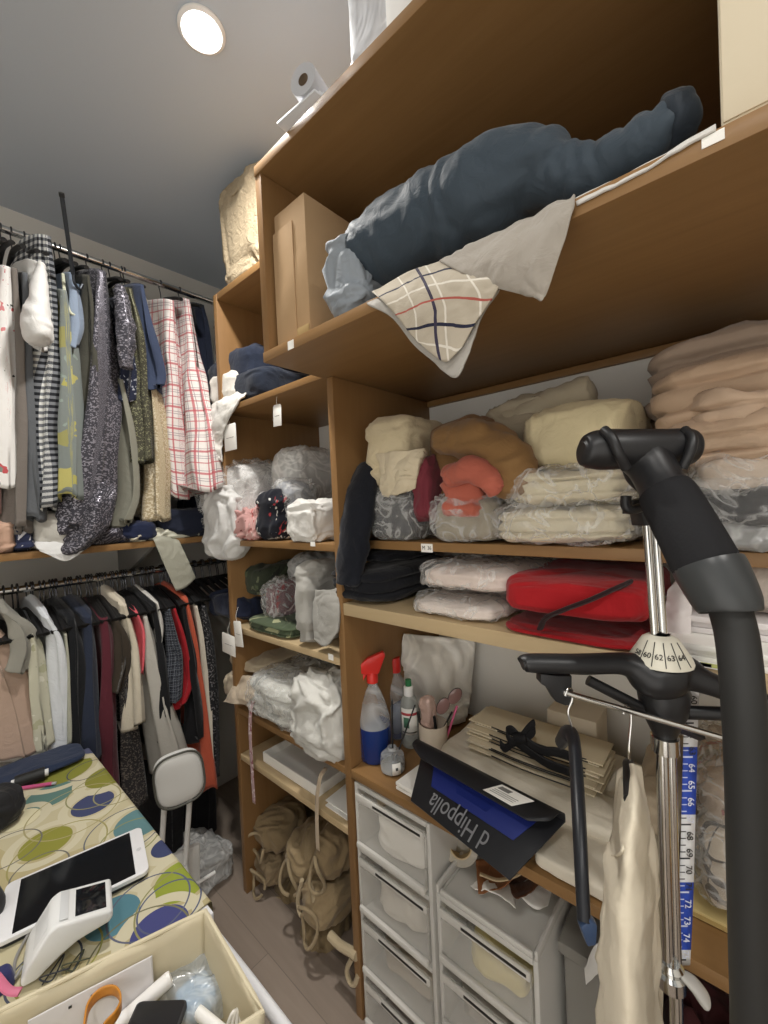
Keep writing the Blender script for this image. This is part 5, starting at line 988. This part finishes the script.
# ================================================================== the table and what lies on it
zt = .742
tb = thing('table', 'white topped table covered by a cloth with coloured circles', 'table', (-.28, .98, 0))
MB().prism([(-.92, .36, zt-.024), (.235, .36, zt-.024), (.255, .772, zt-.024), (.345, .776, zt-.024), (.345, 1.64, zt-.024), (-.92, 1.64, zt-.024)], (0, 0, .024), .003).build('table_top', plain('e4e5e8', .35), tb)
P((-.88, .40, zt-.085), (.225, 1.60, zt-.0245), 'apron', plain('d6d7da', .4), tb, .003)
MB().tube([(.338, .80, zt-.034), (.341, .60, zt-.034), (.338, .30, zt-.034), (.33, .22, zt-.06), (.32, .20, .012)], .0095, 16, sub=6).build('side_rail', plain('ebecef', .3), tb)
for x in (-.86, .19):
    for y in (.42, 1.56): P((x, y, .0), (x+.035, y+.035, zt-.086), 'leg', plain('c9cacc', .35), tb, .004)
zc = zt+.0025
def cloth_mat():
    t = NT('circle_print_tablecloth', .8, .2); uvv, u, v = t.uv(); c = lin('beb595')
    nz = t.n('ShaderNodeTexNoise', {'Vector': uvv, 'Scale': 5.0, 'Detail': 1})
    c = t.mix(t.math('GREATER_THAN', nz.outputs[0], .53), c, 'b3a780')
    def d(cx, cy): return t.n('ShaderNodeVectorMath', {0: uvv, 1: (cx, cy, 0)}, operation='DISTANCE').outputs['Value']
    spots = [(46, 843, .050, '8b8a3e'), (93, 804, .047, '43496a'), (51, 795, .055, '5f7f78'), (64, 771, .07, '86873c'), (108, 776, .055, '86853c'), (140, 822, .055, '5f8286'), (166, 847, .030, '3f4668'), (182, 880, .052, '8f9a3c'), (113, 917, .045, '557f8c'), (160, 930, .048, '474a7c'), (20, 820, .04, 'd6cfae'), (30, 760, .05, '8a8a45'), (98, 745, .05, '5b5f7a')]
    for i, (x, y, r, k) in enumerate(spots):
        p = at(x, y, Z=zc); e = d(p[0], p[1])
        c = t.mix(t.math('LESS_THAN', t.math('ABSOLUTE', t.math('SUBTRACT', e, r*1.35)), .010), c, 'cac3a8')
        c = t.mix(t.math('LESS_THAN', e, r), c, k)
    rg = [(100, 790, .075, '8c8a62'), (88, 770, .05, '55585e'), (120, 790, .06, '8f8c66'), (125, 830, .08, '66686f'), (130, 838, .062, '8b8d5c'), (60, 850, .09, '9b9460'), (40, 870, .05, '6f6d66'), (150, 905, .07, '5f6377'), (170, 905, .055, '5a5f78'), (185, 900, .085, '8f8c5e'), (140, 950, .08, '77755a'), (60, 960, .06, '8b8a4a'), (45, 970, .05, '4d5160'), (20, 780, .06, '66686a'), (75, 810, .10, 'a39a70'), (8, 850, .06, '6f6d66')]
    for x, y, r, k in rg:
        p = at(x, y, Z=zc); e = d(p[0], p[1]); c = t.mix(t.math('LESS_THAN', t.math('ABSOLUTE', t.math('SUBTRACT', e, r)), .0016), c, k)
    t.col(c); t.bump(t.noise(600), .1, .0005); return t.m
xs = [-.95, -.93, -.6, -.2, .1, .32, .350, .353, .354]; ys = [.78, .95, 1.2, 1.45, 1.62, 1.648, 1.652]
def cz(x, y):
    z = zc
    if x > .349: z -= (x-.349)*36
    if y > 1.645: z -= (y-1.645)*22
    return z
xx = np.concatenate([np.linspace(-.93, .34, 50), [.348, .3515, .353, .3535, .354, .3545]]); yy = np.concatenate([np.linspace(.80, 1.635, 40), [1.645, 1.650, 1.6525]])
V, Fs, uvs = [], [], []
for j, y in enumerate(yy):
    for i, x in enumerate(xx):
        q = max(0, x-.345); z = zc+.0012*float(perlin(np.array([[x*7, y*7, 0]]), 3)[0]); hx = 0
        if i >= 50: z = zc-[0, .004, .03, .07, .11, .15][i-50]; hx = .004*math.sin(y*40)*[0, 0, .3, .6, .9, 1][i-50]
        if j >= 40: z = min(z, zc-[.0, .05, .12][j-40])
        V.append((x+hx, y, z)); uvs.append((x, y))
n_ = len(xx); Fs = grid_faces(n_, len(yy)); V = np.array(V); N = normals(V, Fs); N *= np.sign(N[n_*5+5, 2]); nn = len(V)
F2 = [f for f in Fs]+[tuple(a+nn for a in f[::-1]) for f in Fs]
tag(link('tablecloth', np.concatenate([V+N*.001, V-N*.001]), F2, cloth_mat(), None, uv=np.array(uvs+uvs)), 'cream tablecloth printed with olive, navy and teal circles', 'tablecloth')
zo_ = zc+.002
# tablet
tl = thing('tablet', 'white tablet computer with black screen lying on the tablecloth', 'tablet', tuple(at(90, 880, Z=zo_)))
zq = zo_+.016
p0, p1, p2 = at(6, 884, Z=zq), at(141, 826, Z=zq), at(162, 858, Z=zq); ex = p1-p0; W = np.linalg.norm(ex); ex /= W; ey = (p2-p1)-ex*((p2-p1) @ ex); Hh = np.linalg.norm(ey); ey /= Hh; Hh *= 1.12
tp_ = lambda a, b, z=0: p0+ex*a*W+ey*b*Hh+np.array([0, 0, z])
def rrect(f, a0, a1, b0, b1, ra, rb, z, n=5):
    out = []
    for cx, cy, s0 in ((a1-ra, b1-rb, 0), (a0+ra, b1-rb, PI/2), (a0+ra, b0+rb, PI), (a1-ra, b0+rb, 1.5*PI)):
        for k in range(n+1): q = s0+PI/2*k/n; out.append(f(cx+ra*math.cos(q), cy+rb*math.sin(q), z))
    return out
MB().prism(rrect(tp_, 0, 1, 0, 1, .05, .09, -.008), (0, 0, .008), .001).build('casing', plain('e8e8ea', .3), tl)
M_SCR = plain('191b1e', .08, .5)
MB().prism(rrect(tp_, .10, .90, .045, .955, .004, .006, .0), (0, 0, .0006), 0).build('screen', M_SCR, tl)
MB().lathe([(.0048, .0), (.0048, .0005), (.0040, .0007), (.001, .0003)], tp_(.95, .5, 0), 24).build('home_button', plain('c9c9cc', .3), tl)
MB().prism(rrect(tp_, .015, .985, .02, .98, .05, .09, -.0155), (0, 0, .0072), .001).build('black_case', plain('26272a', .6), tl)
# card reader
cr2 = thing('card_reader', 'white card payment terminal with small screen and paper slot', 'card reader', tuple(at(60, 950, Z=zo_)))
b0_, b1_ = at(24, 960, Z=zo_+.02), at(109, 908, Z=zo_+.035); ux = b1_-b0_; ux[2] = 0; LL = np.linalg.norm(ux); ux /= LL; vy = np.array([-ux[1], ux[0], 0]); uz = np.array([0, 0, 1.]); bb = np.array([b0_[0], b0_[1], zo_+.001]); WW = .082
cp = lambda l, w_, h: bb+ux*l*LL+vy*w_+uz*h
MTW = plain('e6e7e6', .35)
prof = [(.0, .003), (.16, .003), (.42, .022), (.62, .032), (1.0, .036), (1.05, .044), (1.04, .056), (.55, .070), (.40, .075), (.30, .070), (.04, .028), (-.02, .012)]
MB().prism([cp(l, -.036, h) for l, h in prof], tuple(vy*WW), .005, seg=3).build('body', MTW, cr2)
def facep(l, w_, off=0):  # point on the sloped screen face
    h = np.interp(l, [.55, 1.04], [.070, .056]); return cp(l, w_, h+off)
MB().prism([facep(.60, -.026, .0002), facep(.97, -.026, .0002), facep(.97, .036, .0002), facep(.60, .036, .0002)], (0, 0, .0008), .0002).build('screen', M_SCR, cr2)
MB().prism([cp(.42, -.028, .0755), cp(.52, -.028, .0728), cp(.52, .038, .0728), cp(.42, .038, .0755)], (0, 0, .0012), .0004).build('paper_lid', plain('d3d5d6', .35), cr2)
fp = lambda l, w_, o=.0: cp(l, w_, np.interp(l, [.04, .30], [.028, .070])+o)
MB().prism([fp(.12, -.02, .0002), fp(.28, -.02, .0002), fp(.28, .030, .0002), fp(.12, .030, .0002)], (0, 0, .0008), .0002).build('keypad_cover', plain('d9dada', .4), cr2)
tag(MB().tube([cp(-.02, -.0, .01), cp(-.10, -.01, .006), cp(-.12, .03, .004), cp(-.05, .06, .004), cp(.0, .075, .004)], .0025, 8, sub=6).build('cable', plain('8f8d8a', .5)), 'grey charging cable curling out of the card terminal', 'cable')
for i, pts in enumerate(([(42, 985), (58, 962), (64, 955), (52, 980), (40, 978), (70, 968)], [(66, 972), (76, 958), (84, 950), (74, 970), (62, 966), (90, 958)])):
    tag(MB().tube([at(x, y, Z=zo_+.003+.002*j) for j, (x, y) in enumerate(pts)], .0012, 6, sub=8).build('wire', plain('4a4d3a' if i else '2c2f36', .5)), ['dark thin wire crossing the tablecloth by the card terminal', 'olive thin wire crossing the tablecloth by the card terminal'][i], 'wire')
# black bags, pen, case and navy cloth
tag(lump('bag', at(-60, 840, Z=zo_)+np.array([0, -.10, .0]), at(26, 815, Z=zo_)*np.array([1, 1, 0])+np.array([0, .07, zo_+.085]), cloth('1e1e20', .7), seed=501, amp=.012, freq=9, e=(.7, .8)), 'soft black bag at the table side beyond the tablet', 'bag')
tag(lump('bag', at(-70, 950, Z=zo_)+np.array([0, -.04, 0]), at(8, 930, Z=zo_)*np.array([1, 1, 0])+np.array([0, .06, zo_+.07]), cloth('39383a', .7), seed=502, amp=.008, e=(.7, .8)), 'dark grey bag next to the card terminal', 'bag')
tag(lump('cloth_bundle', at(-60, 1010, Z=zo_)*np.array([1, 1, 0])+np.array([0, -.05, zt+.001]), at(14, 985, Z=zo_)*np.array([1, 1, 0])+np.array([.0, .02, zt+.035]), cloth('323560'), seed=503, amp=.006), 'indigo cloth bundle at the table side by the cream box', 'cloth bundle')
tag(MB().tube([at(-4, 976, Z=.79), at(8, 990, Z=.785), at(20, 992, Z=.78)], .006, 10, flat=.6, sub=6).build('strap', plain('d0718e', .5)), 'pink loop strap beside the card terminal', 'strap')
pn_ = thing('pen', 'pink pen lying on the teal circle of the tablecloth', 'pen', tuple(at(40, 788, Z=zo_)))
pa, pb = at(16, 789, Z=zo_+.005), at(56, 783, Z=zo_+.005); MB().tube([pa, pa+(pb-pa)*.9], .0048, 12).build('barrel', plain('cf5c8c', .35), pn_); MB().tube([pa+(pb-pa)*.9, pb], .0036, 10).build('tip', plain('b9b9bc', .3), pn_)
cs = thing('spectacle_case', 'black cylindrical case with white ends on the tablecloth', 'case', tuple(at(30, 778, Z=zo_)))
pa, pb = at(15, 783, Z=zo_+.018), at(45, 773, Z=zo_+.018); MB().tube([pa, pb], .0175, 20).build('barrel', plain('1c1d1d', .5), cs)
for q, r in ((pa, (pa-pb)), (pb, (pb-pa))): MB().tube([q, q+r/np.linalg.norm(r)*.008], .010, 14).build('cap', M_WHITE, cs)
wp = thing('paper_stack', 'white sheets of paper under the navy folded cloth', 'paper', tuple(at(20, 770, Z=zo_)), 'papers on the table')
MB().prism([at(-40, 790, Z=zo_), at(-20, 765, Z=zo_), at(50, 760, Z=zo_), at(52, 768, Z=zo_)], (0, 0, .004), .0006).build('sheets', M_STICK, wp)
nv_ = [at(-60, 775, Z=zo_+.0045), at(0, 762, Z=zo_), at(60, 757, Z=zo_), at(96, 752, Z=zo_)]
a_ = at(-30, 768, Z=zo_); b_ = at(92, 752, Z=zo_)
tag(lump('folded_garment', (-.30, 1.545, zo_+.005), (b_[0]-.02, 1.70, zo_+.024), cloth('27324a'), seed=504, amp=.010, freq=7, layers=1, e=(.5, .4)), 'navy blue folded garment across the far edge of the table', 'folded garment')
tag(lump('folded_garment', (-.45, 1.60, zo_+.002), (.06, 1.74, zo_+.062), floral('b8b6ab', ['6f726c', 'd8d6cc'], 40, .4, 'grey_leaf', '8f9189'), seed=505, amp=.010), 'pale printed garment behind the navy one at the table edge', 'folded garment')
# cream open box
bx = thing('open_box', 'cream cardboard box without a lid holding small odds and ends', 'box', (.1, .6, zt))
MCR = NT('cream_card', .7, .2); MCR.col(MCR.mix(MCR.noise(9), 'cdc2a4', 'd5cbb1')); MCR.bump(MCR.noise(35), .15, .002); MCR = MCR.m
zr = .865; R1, R2, R3 = at(205, 911, Z=zr), at(263, 1012, Z=zr), at(-70, 1046, Z=zr); R4 = R3+(R2-R1)
B = [np.array([p[0], p[1], zt+.0012]) for p in (R1, R2, R4, R3)]; Rm = [R1, R2, R4, R3]
cen = sum(B)/4
B = [b*.955+cen*.045 for b in B]; B = [np.array([b[0], b[1], zt+.0012]) for b in B]
MB().prism(B, (0, 0, .003), 0).build('bottom', MCR, bx)
for i in range(4):
    j = (i+1) % 4; n4 = 14; o_, q_ = Rm[i], Rm[j]; inn = (cen-(o_+q_)/2); inn[2] = 0; inn /= np.linalg.norm(inn)
    rows = [[o_+(q_-o_)*k/n4+np.array([0, 0, .003*math.sin(k*1.3+i)]) for k in range(n4+1)], [B[i]+(B[j]-B[i])*k/n4 for k in range(n4+1)]]
    sheet('side', rows, MCR, bx, .005, i+510, .0015, 8, nu=36, nv=8)
MB().tube(sum([[Rm[i]+(Rm[(i+1) % 4]-Rm[i])*k/8+np.array([0, 0, .001]) for k in range(8)] for i in range(4)], [])+[Rm[0]], .0032, 8).build('folded_rim', MCR, bx)
zi = zt+.0055
wall_n = np.cross(R3-R1, np.array([0, 0, 1.])); wall_n /= np.linalg.norm(wall_n); wall_n *= np.sign(wall_n @ (cen-R1))
qa = lambda s_, h: R1+(R3-R1)*s_+(B[0]*0) + wall_n*(.010+.012*(1-h)) + np.array([0, 0, zt+.01+(zr-zt-.025)*h-zr])
wp2 = sheet('paper', [[qa(.24, .97), qa(.48, .96), qa(.70, .95)], [qa(.24, .5), qa(.48, .5), qa(.70, .5)], [qa(.24, .03), qa(.48, .03), qa(.70, .03)]], paper('dcdadb'), None, .0008, 520, .001)
tag(wp2, 'white sheet of paper standing against the inside of the cream box', 'paper')
lab2 = MB()
for s_ in (.40, .47, .55): lab2.prism([qa(s_, .88)+wall_n*.002, qa(s_+.012, .88)+wall_n*.002, qa(s_+.012, .85)+wall_n*.002, qa(s_, .85)+wall_n*.002], tuple(wall_n*.0005), 0)
lab2.build('printed_mark', M_INK, wp2)
def bz(x, y, z): return at(x, y, Z=z)
tag(sheet('band', [[p+np.array([0, 0, .007]), p-np.array([0, 0, .007])] for p in [bz(x, y, .835+.0006*i) for i, (x, y) in enumerate(((84, 1030), (88, 1008), (98, 995), (110, 990), (118, 993), (121, 1003), (116, 1015), (106, 1026), (100, 1036)))]], plain('c78533', .45), None, .002, 521, 0, nu=5, nv=50), 'orange elastic band loop in the cream box', 'band')
tag(MB().tube([bz(108, 1034, .79), bz(168, 980, .81)], .010, 18).lathe([(.0102, 0), (.009, .004), (.001, .005)], bz(168, 980, .81), 18, axis=bz(168, 980, .81)-bz(108, 1034, .79)).build('tube', plain('eceae8', .4)), 'white plastic tube leaning across the cream box', 'tube')
ph = thing('phone', 'black phone lying on top inside the cream box', 'phone', tuple(bz(158, 1015, .80)))
zq = .812; q0, q1, q3 = bz(138, 1001, zq), bz(188, 999, zq), bz(124, 1032, zq); fe, ge = q1-q0, q3-q0; ge = ge*2.0; pf = lambda a, b, z=0: q0+fe*a+ge*b+np.array([0, 0, z])
MB().prism(rrect(pf, 0, 1, 0, 1, .12, .07, -.008), (0, 0, .008), .0012).build('casing', plain('2a2a2c', .5), ph); MB().prism(rrect(pf, .04, .96, .02, .98, .10, .06, .0), (0, 0, .0006), 0).build('screen', plain('202022', .25), ph)
tag(lump('plastic_bag', bz(205, 1010, zi)*np.array([1, 1, 0])+np.array([-.045, -.04, zi]), bz(205, 1000, zi)*np.array([1, 1, 0])+np.array([.03, .05, .80]), film('box_film', 'd7dde2', .35, .15, 16), seed=522, amp=.012, style='bag'), 'small crinkled clear bag in the corner of the cream box', 'plastic bag')
tag(lump('packet', bz(198, 995, .775)-np.array([.025, .025, .014]), bz(198, 995, .775)+np.array([.025, .025, .012]), plain('8fb4d6', .4), seed=523, amp=.006), 'pale blue packet inside the small clear bag', 'packet')
tag(MB().tube([bz(198, 1012, .795), bz(232, 1040, .79)], .0075, 16).build('tube', plain('f0efec', .4)), 'short white tube lying beside the black phone', 'tube')
for i in range(4): tag(MB().tube([bz(226+5*i, 1030, .80), bz(232+3*i, 1014-2*i, .815), bz(238+2*i, 1012, .81), bz(242+2*i, 1030, .79)], .0024, 8, sub=6).build('cable', plain('e9e6df', .4)), ['innermost white cable loop in the cream box corner', 'second white cable loop in the cream box corner', 'third white cable loop in the cream box corner', 'outermost white cable loop in the cream box corner'][i], 'cable', 'white cable loops in the cream box')
# ================================================================== folding chair and floor clutter
ch2 = thing('folding_chair', 'small white folding chair with padded oval back behind the table', 'chair', (.55, 1.5, 0))
MPAD = plain('dfdfdc', .4); c = at(179, 777, X=.56); rt = AX[0]*np.array([1, 1, 0]); rt /= np.linalg.norm(rt); fw = np.array([rt[1], -rt[0], 0]); fw = fw*np.sign(fw @ AX[2])
rt2 = rt*.80+fw*.60; fw2 = np.cross(np.array([0, 0, 1.]), rt2); fw2 *= np.sign(fw2 @ AX[2])
md2 = AX[2] @ (c-EYE); hw_, hh_ = 19.5*md2/F_PX, 26*md2/F_PX
V = []; nu, nvv = 40, 22
for j in range(nvv):
    w = -PI/2+PI*j/(nvv-1)
    for i in range(nu):
        u = 2*PI*i/nu; a = sp(math.cos(w), .55)*sp(math.cos(u), .62); b = sp(math.cos(w), .55)*sp(math.sin(u), .62); V.append(c+rt2*a*hw_*1.15+np.array([0, 0, 1])*b*hh_+rt2*(-.10)*b*hw_+fw2*.024*sp(math.sin(w), .6))
link('back_pad', V, grid_faces(nu, nvv, True), MPAD, ch2)
ring = [c+rt2*sp(math.cos(u), .62)*hw_*1.15+np.array([0, 0, 1])*sp(math.sin(u), .62)*hh_+rt2*(-.10)*sp(math.sin(u), .62)*hw_-fw2*.017 for u in np.linspace(0, 2*PI, 40)]
MB().tube(ring, .0035, 8).build('piping', plain('55554f', .5), ch2)
for i, s_ in enumerate((-.55, .55)):
    tpt = c+rt2*s_*hw_*1.1+np.array([0, 0, -hh_*.4])+fw2*.02; bt = tpt+np.array([0, 0, -(tpt[2]-.012)])-rt2*.05+fw2*.05
    MB().tube([tpt, tpt*.5+bt*.5, bt], .009, 14, sub=3).build('leg', MPAD, ch2); MB().lathe([(.012, -.011), (.012, .012), (.009, .016)], bt, 18).build('foot', M_BLACK, ch2)
    bt2 = np.array([bt[0], bt[1], .012])-fw2*.30; MB().tube([tpt*.45+bt*.55, bt2], .009, 14).build('leg', MPAD, ch2); MB().lathe([(.012, -.011), (.012, .012), (.009, .016)], bt2, 18).build('foot', M_BLACK, ch2)
sc_ = np.array([c[0], c[1], .19])+fw2*.075
MB().prism([sc_+rt2*a+np.array([0, 0, b]) for a, b in ((-.06, -.12), (.06, -.12), (.07, .10), (-.07, .10))], tuple(fw2*.022), .008).build('seat', MPAD, ch2)
for i, (x, y, m, lab, s_) in enumerate(((205, 868, FILM_GREY, 'grey plastic bag on the floor beside the shelf unit', .09), (192, 852, FILM_SOFT, 'milky plastic bag on the floor behind the table corner', .07))):
    g = at(x, y, Z=.05); g[2] = 0.001; tag(lump('plastic_bag', g-np.array([s_, s_, 0]), g+np.array([s_, s_, .14-.03*i]), m, seed=540+i, amp=.02, style='bag'), lab, 'plastic bag', 'plastic bags on the floor')
tag(MB().tube([at(194, 885, Z=.16), at(215, 872, Z=.16)], .006, 12).build('rod', M_WHITE), 'short white rod lying over the floor bags', 'rod')
# ================================================================== light and view
sc = bpy.context.scene
w = bpy.data.worlds.new('world'); sc.world = w; w.use_nodes = True
w.node_tree.nodes['Background'].inputs[0].default_value = (1, .95, .88, 1); w.node_tree.nodes['Background'].inputs[1].default_value = 1.9
sc.view_settings.view_transform = 'Standard'; sc.view_settings.look = 'None'; sc.view_settings.gamma = 1; sc.view_settings.use_curve_mapping = False
sc.view_settings.exposure = 0.0
sc.cycles.max_bounces = 10; sc.cycles.transparent_max_bounces = 24; sc.cycles.use_denoising = True; sc.cycles.sample_clamp_indirect = 6
